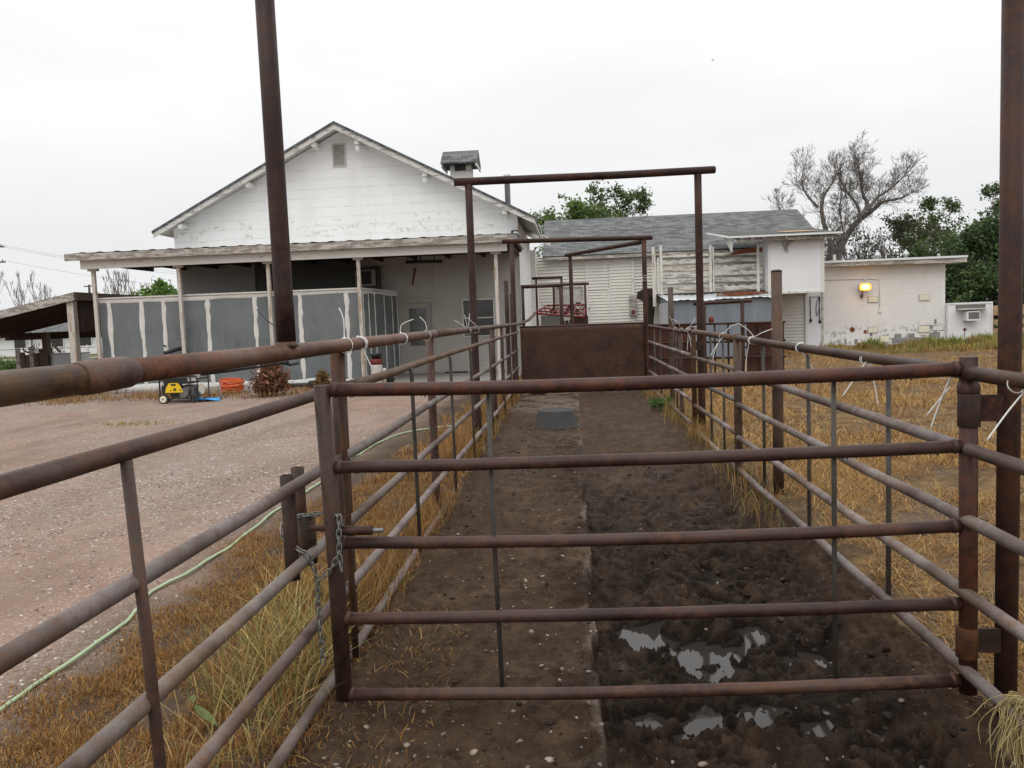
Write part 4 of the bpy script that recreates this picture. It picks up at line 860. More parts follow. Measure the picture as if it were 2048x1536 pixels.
# canopy roof over loft and box
m=MB();m.add([(5.98,31.0,4.55),(10.1,31.0,4.53),(10.0,33.9,5.0),(5.55,33.3,4.95),(5.98,31.0,4.60),(10.1,31.0,4.58),(10.0,33.9,5.05),(5.55,33.3,5.0)],[(3,2,1,0),(4,5,6,7),(0,1,5,4),(1,2,6,5),(2,3,7,6),(3,0,4,7)]);part('canopy_roof',m,wg,M['canopy'])
m=MB();m.add([(8.3,32.1,4.79),(9.6,32.0,4.775),(9.3,32.9,4.91),(8.1,32.8,4.905)],[(0,1,2,3)]);part('bare_patch',m,wg,M['tanwood'])
m=MB();m.box(5.96,10.12,30.955,30.995,4.545,4.61);m.beam((5.96,30.97,4.575),(5.53,33.3,4.98),.04,.06);part('canopy_edge',m,wg,M['white'])
m=MB();m.box(6.3,10.0,31.1,31.2,4.40,4.52);part('canopy_beam',m,wg,M['lap_worn'])
for i in range(9):
    xx=6.4+i*.42;m=MB();m.beam((xx,31.02,4.47),(xx,33.2,4.84),.05,.1);part('rafter',m,wg,M['greywood'])
m=MB();m.prism([(31.1,4.42),(31.3,4.05),(32.9,4.75),(31.2,4.5)],6.1,6.14,'x');part('canopy_gusset',m,wg,M['trim'])
# ground floor below the box
m=MB();m.box(9.42,9.5,WY-.09,WY-.02,.2,2.45);part('door_trim',m,wg,M['trim'])
m=MB();m.box(9.50,10.10,WY-.07,WY-.022,.22,2.36);part('plain_door',m,wg,M['boxwhite'])
m=MB();m.box(10.07,10.14,WY-.10,WY-.071,.1,2.5);part('peeling_corner_board',m,wg,M['loft'])
m=MB();m.box(8.35,8.40,WY-.05,WY-.03,1.0,2.2);part('pipe',m,wg,M['greywood'])
m=MB();m.bbox(7.0,10.1,32.6,33.45,-.1,.22,.02);part('step',m,wg,M['concrete'])
# ------------------------------------------------------------------ tin shed against the wing
ts=thing('tin_shed','low blue grey tin shed with pale sheet roof below the loft boards','shed',(5.2,30.5,.1))
m=MB();m.box(3.48,7.2,29.0,29.04,-.1,2.22);m.box(3.48,3.52,29.04,32.3,-.1,2.22);m.prism([(29.04,2.22),(32.3,2.22),(32.3,2.50)],3.484,3.516,'x');m.box(7.16,7.2,29.04,32.3,-.1,2.3);part('tin_wall',m,ts,M['tin'])
m=MB();m.box(3.43,3.478,28.98,32.3,-.1,2.2);part('end_sheet',m,ts,M['galv'])
nx=60;vs=[];fs=[]
for i in range(nx+1):
    xx=3.36+3.95*i/nx;w=.012*math.sin(xx*25)+.018*math.sin(xx*2.3)
    for j in range(5): vs.append((xx,28.84+3.6*j/4,2.25+.31*j/4+w+(.02*math.sin(xx*5) if j==0 else 0)))
for i in range(nx):
    for j in range(4): fs.append((5*i+j,5*i+5+j,5*i+6+j,5*i+1+j))
m=MB();m.add(vs,fs,True);o=part('tin_roof',m,ts,M['galv'],recalc=False);md=o.modifiers.new('s','SOLIDIFY');md.thickness=.012
m=MB()
for k in range(7):
    r=.25+.08*k;m.tube([(5.9+.55*r*math.cos(a*.4)*1.6+random.uniform(-.05,.05)+.3*(k%3),30.0+r*math.sin(a*.4),2.385+.086*(r*math.sin(a*.4))+.03*(k%2)+.03) for a in range(17)],.022,6)
solo('cable_pile',m,M['rustspot'],'tangle of rust red cable lying on the tin shed roof','cable')
# ------------------------------------------------------------------ flat roofed block annex
an=thing('block_annex','flat roofed whitewashed block annex with lit orange lamp and peeling blocks','building',(12.5,36,.1))
m=MB();m.box(10.16,14.93,WY,39,-.3,3.44);part('wall',m,an,M['annex'])
m=MB();m.add([(10.0,33.05,3.44),(15.55,33.05,3.40),(15.55,39.3,3.5),(10.0,39.3,3.5),(10.0,33.05,3.63),(15.55,33.05,3.62),(15.55,39.3,3.72),(10.0,39.3,3.72)],[(3,2,1,0),(4,5,6,7),(0,1,5,4),(1,2,6,5),(2,3,7,6),(3,0,4,7)]);part('flat_roof',m,an,M['lap_worn'])
m=MB();m.box(9.98,15.57,33.01,33.045,3.585,3.665);part('drip_edge',m,an,M['white'])
for xx,yy,b in ((13.03,35.5,1),(14.2,35.5,1)):
    m=MB();m.lathe([(.07,3.5),(.07,3.9),(.13,3.92),(.135,3.97),(.09,4.05),(.03,4.12),(.03,4.16)],(xx,yy,0),14);part('roof_vent',m,an,M['galv'])
m=MB();m.lathe([(.06,3.5),(.06,4.06)],(11.25,35.5,0),12);part('vent_pipe',m,an,M['offwhite'])
for x0,x1,z0,z1 in ((11.93,12.30,1.97,2.19),(13.92,14.31,1.97,2.19),(11.93,12.29,.74,.95),(13.90,14.30,.69,.93),(12.40,12.74,.34,.59)):
    m=MB();m.box(x0,x1,WY-.03,WY-.004,z0,z1);pp=part('block_patch',m,an,M['beige'])
    m=MB();frame_y(m,x0,x1,z0,z1,WY-.006,.02,.012);part('patch_joint',m,pp,M['greywood'])
m=MB();m.tube([(10.2,WY-.03,2.93),(11.8,WY-.03,2.92),(12.3,WY-.03,2.88),(12.36,WY-.03,2.8),(12.38,WY-.03,1.66)],.014,8);m.box(12.33,12.44,WY-.06,WY-.003,1.54,1.68);m.box(11.75,11.85,WY-.05,WY-.003,2.87,2.97);part('conduit',m,an,M['annex'])
m=MB();m.bbox(11.50,11.90,WY-.34,WY-.16,2.46,2.70,.02);part('lamp_housing',m,an,M['engine'])
wl=[o for o in COL.objects if o.name.startswith('lamp_housing')][-1]
def disc(cx,cz,rx,rz,y0,y1):
    mb=MB();mb.prism([(cx+rx*(1 if abs(math.cos(a))<1e-9 else 1)*math.copysign(abs(math.cos(a))**.6,math.cos(a)),cz+rz*math.copysign(abs(math.sin(a))**.6,math.sin(a))) for a in [k*math.pi/14+.01 for k in range(28)]],y0,y1);return mb
part('lamp_glass',disc(11.70,2.58,.14,.085,WY-.372,WY-.352),wl,M['lamp']);part('lamp_rim',disc(11.70,2.58,.23,.145,WY-.351,WY-.338),wl,M['lamprim'])
m=MB();m.tube([(11.66,WY-.01,2.22),(11.66,WY-.12,2.22),(11.66,WY-.22,2.46)],.025,10);m.lathe([(.05,-.08),(.06,0),(.04,.06)],(11.66,WY-.07,2.24),12);part('lamp_bracket',m,wl,M['engine'])
m=MB()
for cx,cz,r in ((11.3,.88,.09),(11.82,.78,.06)): m.prism([(cx+r*math.cos(a*.5236)*random.uniform(.8,1.2),cz+1.2*r*math.sin(a*.5236)*random.uniform(.8,1.2)) for a in range(12)],WY-.03,WY-.002)
part('rust_hole',m,an,M['rustspot'])
GB=plain('bare_grey_block',(.235,.225,.225),.9,.15,0,.25,7,.3);random.seed(5)
for x0,z0,w,hh_ in ((14.5,1.0,.10,.19),(13.95,.93,.78,.03),(14.06,.82,.09,.12),(14.34,.80,.12,.13),(14.5,.57,.13,.16),(13.75,.715,.15,.03),(14.32,.715,.6,.03),(12.95,.49,.28,.16),(13.48,.49,.26,.17),(14.32,.47,.42,.2),(12.5,.62,.25,.02),(12.75,.46,1.9,.03),(12.85,.27,1.5,.18),(11.0,.32,.07,.2),(11.38,.3,.14,.2),(12.0,.6,.1,.18),(14.62,.25,.28,.2)):
    n=7;bot=[(x0+w*i/n,z0+random.uniform(-.012,.012)) for i in range(n+1)];top=[(x0+w*i/n+random.uniform(-.01,.01),z0+hh_+random.uniform(-.015,.015)) for i in range(n+1)]
    m=MB();m.prism(bot+top[::-1],WY-.004-.0006*(int(x0*50)%5),WY-.001);part('bare_block',m,an,GB)
m=MB();m.bbox(10.1,15.0,32.85,33.48,-.1,.28,.03);part('footing',m,an,M['concrete'])
# small cooler box beside the annex
cb=thing('cooler_box','small white cooler box with window air conditioner right of the block annex','cooler',(15.8,34,.1))
m=MB();m.bbox(14.95,16.64,33.3,35,.05,1.81,.015);part('box_body',m,cb,M['boxwhite'])
m=MB();m.box(14.94,16.66,33.27,33.299,1.75,1.815);m.box(16.60,16.655,33.27,33.299,.3,1.75);part('edge_trim',m,cb,M['white'])
m=MB();m.bbox(15.51,16.02,32.95,33.298,1.09,1.46,.015);ac=part('air_conditioner',m,cb,M['white'])
m=MB();m.box(15.58,15.98,32.94,32.949,1.16,1.42);part('grille',m,ac,M['engine'])
m=MB();m.add([(15.22,32.9,1.52),(16.40,32.9,1.54),(16.38,33.29,1.55),(15.25,33.29,1.55),(15.22,32.9,1.55),(16.40,32.9,1.57),(16.38,33.29,1.58),(15.25,33.29,1.58)],[(3,2,1,0),(4,5,6,7),(0,1,5,4),(1,2,6,5),(2,3,7,6),(3,0,4,7)])
aw=part('awning',m,cb,M['offwhite'])
m=MB();m.box(15.25,16.37,33.25,33.298,1.585,1.72);part('dark_gap',m,aw,M['dark'])
m=MB();m.prism([(15.6+.07*math.cos(a*.6283),.74+.06*math.sin(a*.6283)) for a in range(10)],33.285,33.298);m.box(15.585,15.60,33.28,33.297,.3,.7);part('rust_hole',m,cb,M['rustspot'])
# stacked pallet fence at the far right
pl=thing('wooden_pallet','tan wooden pallet stood on edge right of the white cooler box','pallet',(17.6,34,.1))
for i,z in enumerate((.25,.62,.98,1.35,1.55)):
    m=MB();m.box(16.95,18.4,33.95,33.98,z-.1,z+.1);part('slat',m,pl,M['tanwood'])
for xx in (17.0,17.65,18.3):
    m=MB();m.box(xx-.05,xx+.05,33.98,34.1,.05,1.66);part('upright',m,pl,M['tanwood'])
m=MB();m.beam((16.75,33.8,.1),(16.95,33.9,1.3),.07,.05);part('leaning_stick',m,pl,M['oldwood'])
# ------------------------------------------------------------------ open carport at the left
cp=thing('carport','open brown carport with low sloping roof left of the grey panelled room','carport',(-17,25,.1))
xl,xr,yl,yr=-20.2,-14.55,22.6,27.2;zl,zr=1.92,3.02
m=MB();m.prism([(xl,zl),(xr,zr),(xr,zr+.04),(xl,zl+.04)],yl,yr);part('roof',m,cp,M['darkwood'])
m=MB();m.prism([(xl,zl-.2),(xr,zr-.2),(xr,zr+.02),(xl,zl+.02)],yl-.05,yl-.005);part('fascia',m,cp,M['greywood'])
m=MB();m.box(xr+.005,xr+.05,yl,yr,zr-.2,zr+.02);part('fascia',m,cp,M['oldwood'])
m=MB()
for i in range(6): m.prism([(xl,zl-.14),(xr,zr-.14),(xr,zr-.005),(xl,zl-.005)],yl+.3+i*.8,yl+.36+i*.8)
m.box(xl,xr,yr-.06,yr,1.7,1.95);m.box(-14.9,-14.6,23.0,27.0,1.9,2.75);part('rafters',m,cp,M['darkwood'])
for xx,yy,w,mm,zt in ((-14.76,22.75,.1,'greywood',2.8),(-18.5,26.9,.1,'oldwood',1.95),(-16.2,26.9,.08,'oldwood',2.0),(-19.8,22.8,.1,'oldwood',1.8)):
    m=MB();m.box(xx-w,xx+w,yy-w,yy+w,0,zt);part('post',m,cp,M['peelpost' if mm=='greywood' else mm])
# ================================================================== LOOSE THINGS
def catmull(P,k=6):
    P=[Vector(p) for p in P];o=[]
    for i in range(len(P)-1):
        a=P[max(i-1,0)];b=P[i];c=P[i+1];d=P[min(i+2,len(P)-1)]
        for j in range(k):
            t=j/k;o.append(.5*((2*b)+(c-a)*t+(2*a-5*b+4*c-d)*t*t+(3*b-a-3*c+d)*t**3))
    o.append(P[-1]);return o
# garden hose
hp_=[(-2.76,2.2),(-2.74,3.0),(-2.731,3.53),(-2.713,3.8),(-2.704,4.33),(-2.75,4.62),(-2.83,4.97),(-2.742,5.32),(-2.727,5.86),(-2.71,6.51),(-2.72,7.03),(-2.653,7.97),(-2.7,9.2),(-2.688,10.03),(-2.6,11.24),(-2.2,11.9),(-1.8,12.0)]
pts=[Vector((p.x,p.y,gz(p.x,p.y)+.016+.008*math.sin(p.y*5))) for p in catmull([(a,b,0) for a,b in hp_],8)]
m=MB();m.tube(pts,.0112,10);solo('garden_hose',m,M['hose'],'pale green garden hose lying along the edge of the gravel','hose')
# rubber tub, upside down
tb=thing('rubber_tub','black rubber feed tub upside down on the alley floor','tub',(-.29,11.8,.13))
z0=gz(-.29,11.8)
m=MB();m.lathe([(.335,0),(.338,.02),(.325,.035),(.318,.04),(.27,.255),(.255,.272),(.235,.276),(.22,.268),(.18,.262),(.09,.258),(.02,.262)],(-.29,11.8,z0),36,True,1.,.95);part('tub_body',m,tb,M['rubber'])
m=MB();m.lathe([(.338,.012),(.35,.016),(.35,.034),(.33,.038)],(-.29,11.8,z0),36,True,1.,.95);part('rim',m,tb,M['rubber'])
# generator
gx,gy=-9.06,17.95;g0=gz(gx,gy)
ge=thing('generator','portable generator with yellow control panel and black tube frame on the gravel','generator',(gx,gy,g0))
fr=MB()
for yy in (gy-.28,gy+.28):
    fr.tube([(gx-.45,yy,g0+.06),(gx-.45,yy,g0+.58),(gx-.42,yy,g0+.62),(gx+.42,yy,g0+.62),(gx+.45,yy,g0+.58),(gx+.45,yy,g0+.06),(gx-.45,yy,g0+.06)],.018,8)
for xx in (gx-.45,gx+.45): fr.tube([(xx,gy-.28,g0+.06),(xx,gy+.28,g0+.06)],.018,8);fr.tube([(xx,gy-.28,g0+.55),(xx,gy+.28,g0+.55)],.018,8)
fr.tube([(gx+.28,gy-.28,g0+.62),(gx+.28,gy-.28,g0+.06)],.016,8);fr.box(gx+.40,gx+.46,gy-.3,gy-.2,g0,g0+.07);part('frame',fr,ge,M['black'])
m=MB();m.bbox(gx-.40,gx+.26,gy-.25,gy+.25,g0+.44,g0+.61,.03);part('fuel_tank',m,ge,M['black'])
m=MB();m.bbox(gx-.42,gx+.06,gy-.27,gy-.20,g0+.22,g0+.46,.01);cpn=part('control_box',m,ge,M['black'])
m=MB();m.prism([(gx-.33,g0+.25),(gx+.10,g0+.25),(gx+.04,g0+.40),(gx-.02,g0+.47),(gx-.22,g0+.47),(gx-.29,g0+.38)],gy-.285,gy-.272);yp=part('yellow_panel',m,ge,M['yellow'])
m=MB()
for a in (-.2,-.125,-.085,.02): m.box(gx+a,gx+a+(.028 if a!=-.2 else .02),gy-.291,gy-.286,g0+.29,g0+.35 if a in(-.125,-.085) else g0+.32)
m.box(gx-.18,gx-.06,gy-.291,gy-.286,g0+.41,g0+.45);part('socket',m,yp,M['black'])
m=MB();m.box(gx-.40,gx-.35,gy-.285,gy-.272,g0+.42,g0+.50);part('sticker',m,ge,M['offwhite'])
m=MB();m.bbox(gx-.05,gx+.30,gy-.2,gy+.2,g0+.1,g0+.40,.04);m.tube([(gx-.3,gy,g0+.24),(gx+.0,gy,g0+.24)],.13,16);m.tube([(gx+.1,gy-.2,g0+.24),(gx+.1,gy-.27,g0+.24)],.11,16);part('engine',m,ge,M['engine'])
m=MB();m.bbox(gx+.20,gx+.42,gy-.26,gy-.05,g0+.50,g0+.68,.02);part('air_filter',m,ge,M['offwhite'])
for wx,wy in ((gx-.34,gy-.33),(gx+.34,gy-.33)):
    m=MB();m.tube([(wx,wy-.04,g0+.11),(wx,wy+.04,g0+.11)],.11,22) if wx<gx else m.bbox(wx-.03,wx+.03,wy,wy+.06,g0,g0+.2,.01)
    w_=part('wheel' if wx<gx else 'foot',m,ge,M['rubber'])
    if wx<gx:
        m=MB();m.tube([(wx,wy-.046,g0+.11),(wx,wy+.02,g0+.11)],.078,20);part('rim',m,w_,M['beige']);m=MB();m.tube([(wx,wy-.055,g0+.11),(wx,wy,g0+.11)],.02,10);part('hub',m,w_,M['engine'])
m=MB();m.tube([(gx+.40,gy-.02,g0+.30),(gx+.44,gy-.02,g0+.30)],.12,20);part('recoil_cover',m,ge,M['beige'])
# blue tarp scrap
m=MB();vs=[];fs=[];nx,ny=16,8
for j in range(ny+1):
    for i in range(nx+1):
        a=i/nx;b=j/ny;xx=-8.85+.62*a+.05*math.sin(b*7);yy=17.75+.38*b+.06*math.sin(a*9);vs.append((xx,yy,gz(xx,yy)+.012+.07*float(vnoise(np.array([a*5.]),np.array([b*4.]))[0])))
for j in range(ny):
    for i in range(nx):
        k=j*(nx+1)+i
        if (i,j) not in ((0,0),(15,0),(0,7),(14,7),(15,7),(1,0)): fs.append((k,k+1,k+nx+2,k+nx+1))
m.add(vs,fs,True);o=solo('blue_tarp',m,M['bluetarp'],'crumpled scrap of bright blue tarp on the ground beside the generator','tarp');md=o.modifiers.new('s','SOLIDIFY');md.thickness=.006
# orange cord coil
m=MB();cz=gz(-8.8,20.)
for k in range(16):
    ph=random.uniform(0,6.28);r=random.uniform(.2,.31);zz=.05+.29*k/16;tl=random.uniform(-.06,.06)
    m.tube([(-8.82+r*1.05*math.cos(a*.3307),20.+r*.8*math.sin(a*.3307),cz+zz+tl*math.sin(a*.3307+ph)) for a in range(20)],.017,6,False)
solo('cord_coil',m,M['orange'],'coiled heap of bright orange extension cord beside the grey panelled room','cord')
# bucket canister by the room door
cn=thing('canister','white canister with dark red lid standing at the corner of the panelled room','canister',(-5.24,20.95,.15))
m=MB();m.lathe([(.15,0),(.155,.02),(.155,.52),(.14,.55)],(-5.24,20.95,.17),18);part('canister_body',m,cn,M['offwhite'])
m=MB();m.lathe([(.14,.55),(.16,.57),(.16,.68),(.14,.70)],(-5.24,20.95,.17),18);part('lid',m,cn,M['redpaint'])
m=MB();m.lathe([(.12,.70),(.14,.78),(.17,.80),(.17,.84),(.05,.85)],(-5.24,20.95,.17),18);part('spout',m,cn,M['black'])
m=MB();m.tube([(-5.02,20.9,.15),(-5.02,20.9,.62)],.045,10);part('side_pipe',m,cn,M['offwhite'])
# dried shrubs
def shrub(name,label,x,y,h,r,n,cols,base,lw=(.03,.07)):
    t=thing(name,label,'shrub',(x,y,base))
    m=MB();tips=[]
    for i in range(70):
        a=random.uniform(0,6.28);q=random.random()**.6*r;hh2=h*random.uniform(.35,1.)*(1-.55*(q/r)**1.6)
        p=Vector((x+q*math.cos(a),y+q*math.sin(a),base+hh2));mid=Vector((x+.35*q*math.cos(a),y+.35*q*math.sin(a),base+hh2*.55))
        m.tube([(x,y,base-.03),mid,p],[.012,.008,.003],4);tips.append((mid,p))
    part('stems',m,t,M['darkbark'])
    V=[];C=[]
    tp=[tips[random.randrange(70)] for _ in range(n)]
    P=np.array([a.lerp(b,random.uniform(.1,1.05)) for a,b in tp])+RNG.normal(0,.06*r/.4,(n,3))*RNG.choice([.6,1.,1.9],(n,1));P[:,2]=np.maximum(P[:,2],base+.01)
    leafcards('needles',P,RNG.uniform(*lw,n),pal(n,*cols),t)
    return t
def leafcards(name,P,s,cols,parent,m='leaf',asp=.5):
    n=len(P);u=RNG.normal(0,1,(n,3));u/=np.linalg.norm(u,axis=1)[:,None];v=RNG.normal(0,1,(n,3));v-=u*(u*v).sum(1)[:,None];v/=np.linalg.norm(v,axis=1)[:,None]
    u=u*s[:,None];v=v*s[:,None]*asp
    w=np.cross(u,v);w/=np.linalg.norm(w,axis=1)[:,None]+1e-9;w*=s[:,None]*.18
    V=np.stack([P-u,P-v*.9+w,P+u,P+v*.9+w],1).reshape(-1,3);F=np.arange(4*n).reshape(n,4)
    me=np_mesh(name,V,[np.concatenate([F[:,[0,1,2]],F[:,[0,2,3]]])],M[m],np.repeat(cols,4,0))
    return np_obj(name,me,parent)
shrub('dried_shrub','round reddish brown dried shrub in front of the grey panelled room',-7.35,18.9,.95,.45,3600,((.21,.095,.055),(.26,.12,.07),(.16,.075,.045),(.12,.08,.045)),.15)
shrub('dried_shrub','small pointed ochre brown dried shrub behind the left gate post',-6.42,20.0,.62,.2,900,((.26,.16,.06),(.2,.11,.05),(.17,.13,.05)),.15)
# leafy weed in the alley and mullein leaf at bottom left
def weed(name,label,x,y,h,r,n,cols,lw):
    t=thing(name,label,'weed',(x,y,gz(x,y)));b=gz(x,y);m=MB();tt=[]
    for i in range(14):
        a=random.uniform(0,6.28);q=random.random()*r;p=Vector((x+q*math.cos(a),y+q*math.sin(a),b+h*random.uniform(.4,1)));m.tube([(x,y,b-.02),(x+q*.4*math.cos(a),y+q*.4*math.sin(a),b+h*.4),p],[.005,.004,.002],4);tt.append(p)
    part('stems',m,t,M['hose']);P=np.array([tt[random.randrange(14)] for _ in range(n)])+RNG.normal(0,r*.28,(n,3))*[1,1,.6];P[:,2]=np.maximum(P[:,2],b+.01)
    leafcards('leaves',P,RNG.uniform(*lw,n),pal(n,*cols),t)
weed('green_weed','bright green leafy weed at the foot of the right fence inside the alley',1.42,13.5,.2,.17,260,((.07,.13,.03),(.10,.17,.04),(.05,.09,.025)),(.02,.05))
bl=thing('mullein_plant','low weed with broad pale green felted leaves among the grass at the lower left rails','plant',(-1.72,3.3,.0))
m=MB()
for a,L,w,up,ox,oy in ((-.65,.19,.021,.0,.0,.0),(2.2,.1,.018,.02,-.02,.03)):
    vs=[];fs=[];k=8;b=gz(-1.72,3.3)
    for i in range(k+1):
        q=i/k;ww=w*math.sin(math.pi*(q*.92+.06))**.7;c=Vector((-1.72+ox+L*q*math.cos(a),3.3+oy+L*q*math.sin(a),b+.09+up*math.sin(q*2.2)-.03*q));sd=Vector((-math.sin(a),math.cos(a),0))
        vs+=[c-sd*ww+Vector((0,0,.01)),c,c+sd*ww+Vector((0,0,.01))]
    for i in range(k): fs+=[(3*i,3*i+1,3*i+4,3*i+3),(3*i+1,3*i+2,3*i+5,3*i+4)]
    m.add(vs,fs,True)
part('leaves',m,bl,plain('felted_leaf',(.105,.125,.045),.85,.15,0,.35,22,.3),recalc=False)
# chain
def chain(P,pitch=.031,r=.0034,ll=.020,lw=.0105):
    m=MB();P=catmull(P,14);d=[0]
    for i in range(1,len(P)): d.append(d[-1]+(P[i]-P[i-1]).length)
    n=int(d[-1]/pitch)
    for k in range(n):
        s=(k+.5)*pitch;i=max(1,next((j for j in range(len(d)) if d[j]>=s),len(d)-1));q=(s-d[i-1])/max(1e-6,d[i]-d[i-1]);c=P[i-1].lerp(P[i],q);t=(P[i]-P[i-1]).normalized()
        u=t.cross(Vector((0,1,.2)));u=u.normalized() if u.length>1e-3 else Vector((1,0,0));w=t.cross(u)
        if k%2:u=w
        u=(u+.25*w*random.uniform(-1,1)).normalized()
        L=[]
        for a in range(13):
            an_=2*math.pi*a/12;L.append(c+t*(ll*math.cos(an_)+ (ll*.25*(1 if math.cos(an_)>0 else -1)))+u*lw*math.sin(an_))
        m.tube(L,r,6,False)
    return m
c1=chain([(-1.045,3.35,.93),(-1.10,3.44,.93),(-1.17,3.47,.915),(-1.26,3.46,.905),(-1.292,3.38,.90),(-1.285,3.33,.86),(-1.24,3.32,.81),(-1.185,3.33,.77),(-1.16,3.345,.70),(-1.15,3.35,.645),(-1.155,3.36,.56),(-1.155,3.37,.42),(-1.150,3.37,.24)])
c2=chain([(-1.035,3.352,.93),(-1.04,3.345,.85),(-1.045,3.34,.77),(-1.085,3.335,.70),(-1.15,3.34,.64)])
c1.add(c2.V,c2.F,True);c3=chain([(-1.04,3.335,.76),(-1.032,3.33,.68)]);c1.add(c3.V,c3.F,True)
solo('gate_chain',c1,M['steel'],'galvanised steel chain wrapped round the latch post of the front gate','chain')
# black whip tied under the top rail
m=MB();m.tube([(-1.2,2.5,1.6135),(-1.2,2.7,1.611),(-1.2,3.1,1.609),(-1.21,3.32,1.607)],.0045,8)
m.tube([(-1.2,3.22,1.61),(-1.18,3.26,1.60),(-1.16,3.3,1.605)],.006,6)
m.tube(catmull([(-1.215,3.32,1.612),(-1.255,3.36,1.68),(-1.25,3.36,1.74),(-1.33,3.42,1.79),(-1.39,3.46,1.84)],6),.003,5)
solo('stock_whip',m,M['black'],'thin black stock whip tied along the underside of the left top rail','whip')
# white nylon ties
def tie(label,yr,rail,r,tails,wraps=1):
    x0,z0=rail;t=MB()
    for w in range(wraps): t.tube([(x0+(r+.003)*math.cos(a*.3927),yr+.022*w+.004*math.sin(a),z0+(r+.003)*math.sin(a*.3927)) for a in range(17)],.0027,6,False)
    k=Vector((x0,yr-.01,z0+r+.004)) if tails and tails[0][0][2]>=z0 else Vector((x0+.01,yr-.01,z0-r*.2))
    t.ball((x0,yr-.012,z0+r+.003),.008,8,5)
    for P in tails: t.tube(catmull(P,5),[.0032]*(len(P)-1)*5+[.0018],6)
    solo('nylon_tie',t,M['nylon'],label,'cable tie','white nylon ties on the fence rails',org=(x0,yr,z0))
L=(LX,1.652);R=(RX,1.47)
tie('white nylon tie with one tail straight up on the left top rail beside tall upright',4.15,L,.036,[[(-1.2,4.14,1.69),(-1.2,4.14,1.79),(-1.22,4.14,1.85)]])
tie('doubled white nylon tie with one tail drooping down from the left top rail',4.42,L,.036,[[(-1.19,4.38,1.66),(-1.165,4.4,1.6),(-1.125,4.4,1.51)]],3)
tie('white nylon tie with a tail hooked over to the right on the left top rail',5.55,L,.036,[[(-1.205,5.54,1.69),(-1.19,5.53,1.75),(-1.1,5.5,1.785)]],2)
tie('white nylon tie with tail bent left on the left top rail before the door',6.5,L,.036,[[(-1.19,6.49,1.70),(-1.2,6.48,1.76),(-1.24,6.46,1.81)]])
tie('bundle of thin white ties sticking up from the left top rail below the window',9.1,L,.036,[[(-1.2,9.1,1.69),(-1.22,9.05,1.84)],[(-1.19,9.12,1.69),(-1.17,9.1,1.85)],[(-1.21,9.1,1.69),(-1.33,9.0,1.78)]])
tie('white tie with short slanted tail on the left rail at the foot of big arch',9.9,L,.036,[[(-1.18,9.9,1.69),(-1.28,9.8,1.80)]])
R2=(RX,1.515)
tie('farthest white tie with a thin tail pointing up left on the right top rail',12.7,R2,.03,[[(1.59,12.7,1.54),(1.5,12.6,1.74)]])
tie('white tie with curled tail on the right top rail before the rusty fence post',12.0,R2,.03,[[(1.58,12,1.54),(1.54,11.9,1.64),(1.44,11.9,1.69)]])
tie('white tie with two tails bending right on the far right top rail',11.4,R2,.03,[[(1.58,11.4,1.53),(1.64,11.3,1.6),(1.7,11.3,1.70)],[(1.58,11.45,1.53),(1.62,11.4,1.57),(1.74,11.4,1.57)]])
tie('white tie with three tails hanging straight down beside the end of the small swing gate',11.15,R2,.03,[[(1.57,11.1,1.49),(1.55,11.1,1.24)],[(1.58,11.1,1.49),(1.61,11.1,1.25)],[(1.58,11.1,1.48),(1.65,11.1,1.23)]])
tie('white tie with two crossed tails slanting down left from the small swing gate',8.75,(RX,1.5),.033,[[(1.57,8.6,1.49),(1.5,8.6,1.4),(1.44,8.6,1.3)],[(1.58,8.8,1.46),(1.53,8.8,1.36),(1.5,8.8,1.25)]])
tie('large white tie forming a peaked tent of long tails between latch post and stub post',7.3,(RX,1.495),.03,[[(1.61,7.3,1.53),(1.56,7.3,1.59),(1.475,7.3,1.655)],[(1.477,7.3,1.653),(1.41,7.35,1.62),(1.36,7.4,1.555)],[(1.61,7.25,1.53),(1.66,7.2,1.565),(1.75,7.2,1.595)],[(1.575,7.335,1.475),(1.56,7.38,1.34),(1.55,7.4,1.2)]],3)
tie('white tie with thin tail slanting down right on the rail beyond the front gate',5.78,(RX,1.485),.03,[[(1.59,5.72,1.46),(1.65,5.72,1.36),(1.69,5.72,1.24)]],2)
tie('white tie with two spread tails hanging below the right top rail over the straw field',4.5,(RX,1.468),.03,[[(1.58,4.46,1.46),(1.53,4.46,1.39),(1.45,4.46,1.27)],[(1.59,4.46,1.45),(1.62,4.46,1.34),(1.64,4.46,1.22)]],2)
tie('white tie with two crossed tails hanging just left of the front gate hinge post',3.56,(RX,1.46),.03,[[(1.6,3.52,1.46),(1.555,3.52,1.35),(1.51,3.52,1.22)],[(1.6,3.54,1.4),(1.5,3.54,1.275)]])
tie('nearest white tie with a long tail crossing in front of the right tall upright',3.02,(RX,1.455),.03,[[(1.61,2.98,1.44),(1.54,2.98,1.35),(1.475,2.98,1.255)]])
tie('thin white tie ring halfway up the right upright of the farther arch',17.3,(1.56,2.55),.052,[[(1.5,17.28,2.56),(1.62,17.28,2.55)]])
# straw clump draped over the lower right rail
n=130;m=MB()
for i in range(n):
    y=random.uniform(2.82,3.06);x=RX+random.uniform(-.015,.02);top=Vector((x,y,.23+.03+random.uniform(0,.03)));dx=random.gauss(-.02,.045);L_=random.uniform(.1,.28)
    p1=top+Vector((dx*.4,random.uniform(-.03,.03),-.03));p2=top+Vector((dx*.9,random.uniform(-.06,.02),-L_*.55));p3=top+Vector((dx*1.1+random.uniform(-.03,.03),random.uniform(-.08,.02),-L_))
    m.tube(catmull([top+Vector((.05,0,-.02)),top,p1,p2,p3],3),[.0016]*12+[.0006],4)
solo('straw_clump',m,plain('pale_straw',(.33,.26,.12),.8,.2,0,.35,18,0),'tuft of pale dry straw draped over the lowest right rail at the bottom corner','straw')
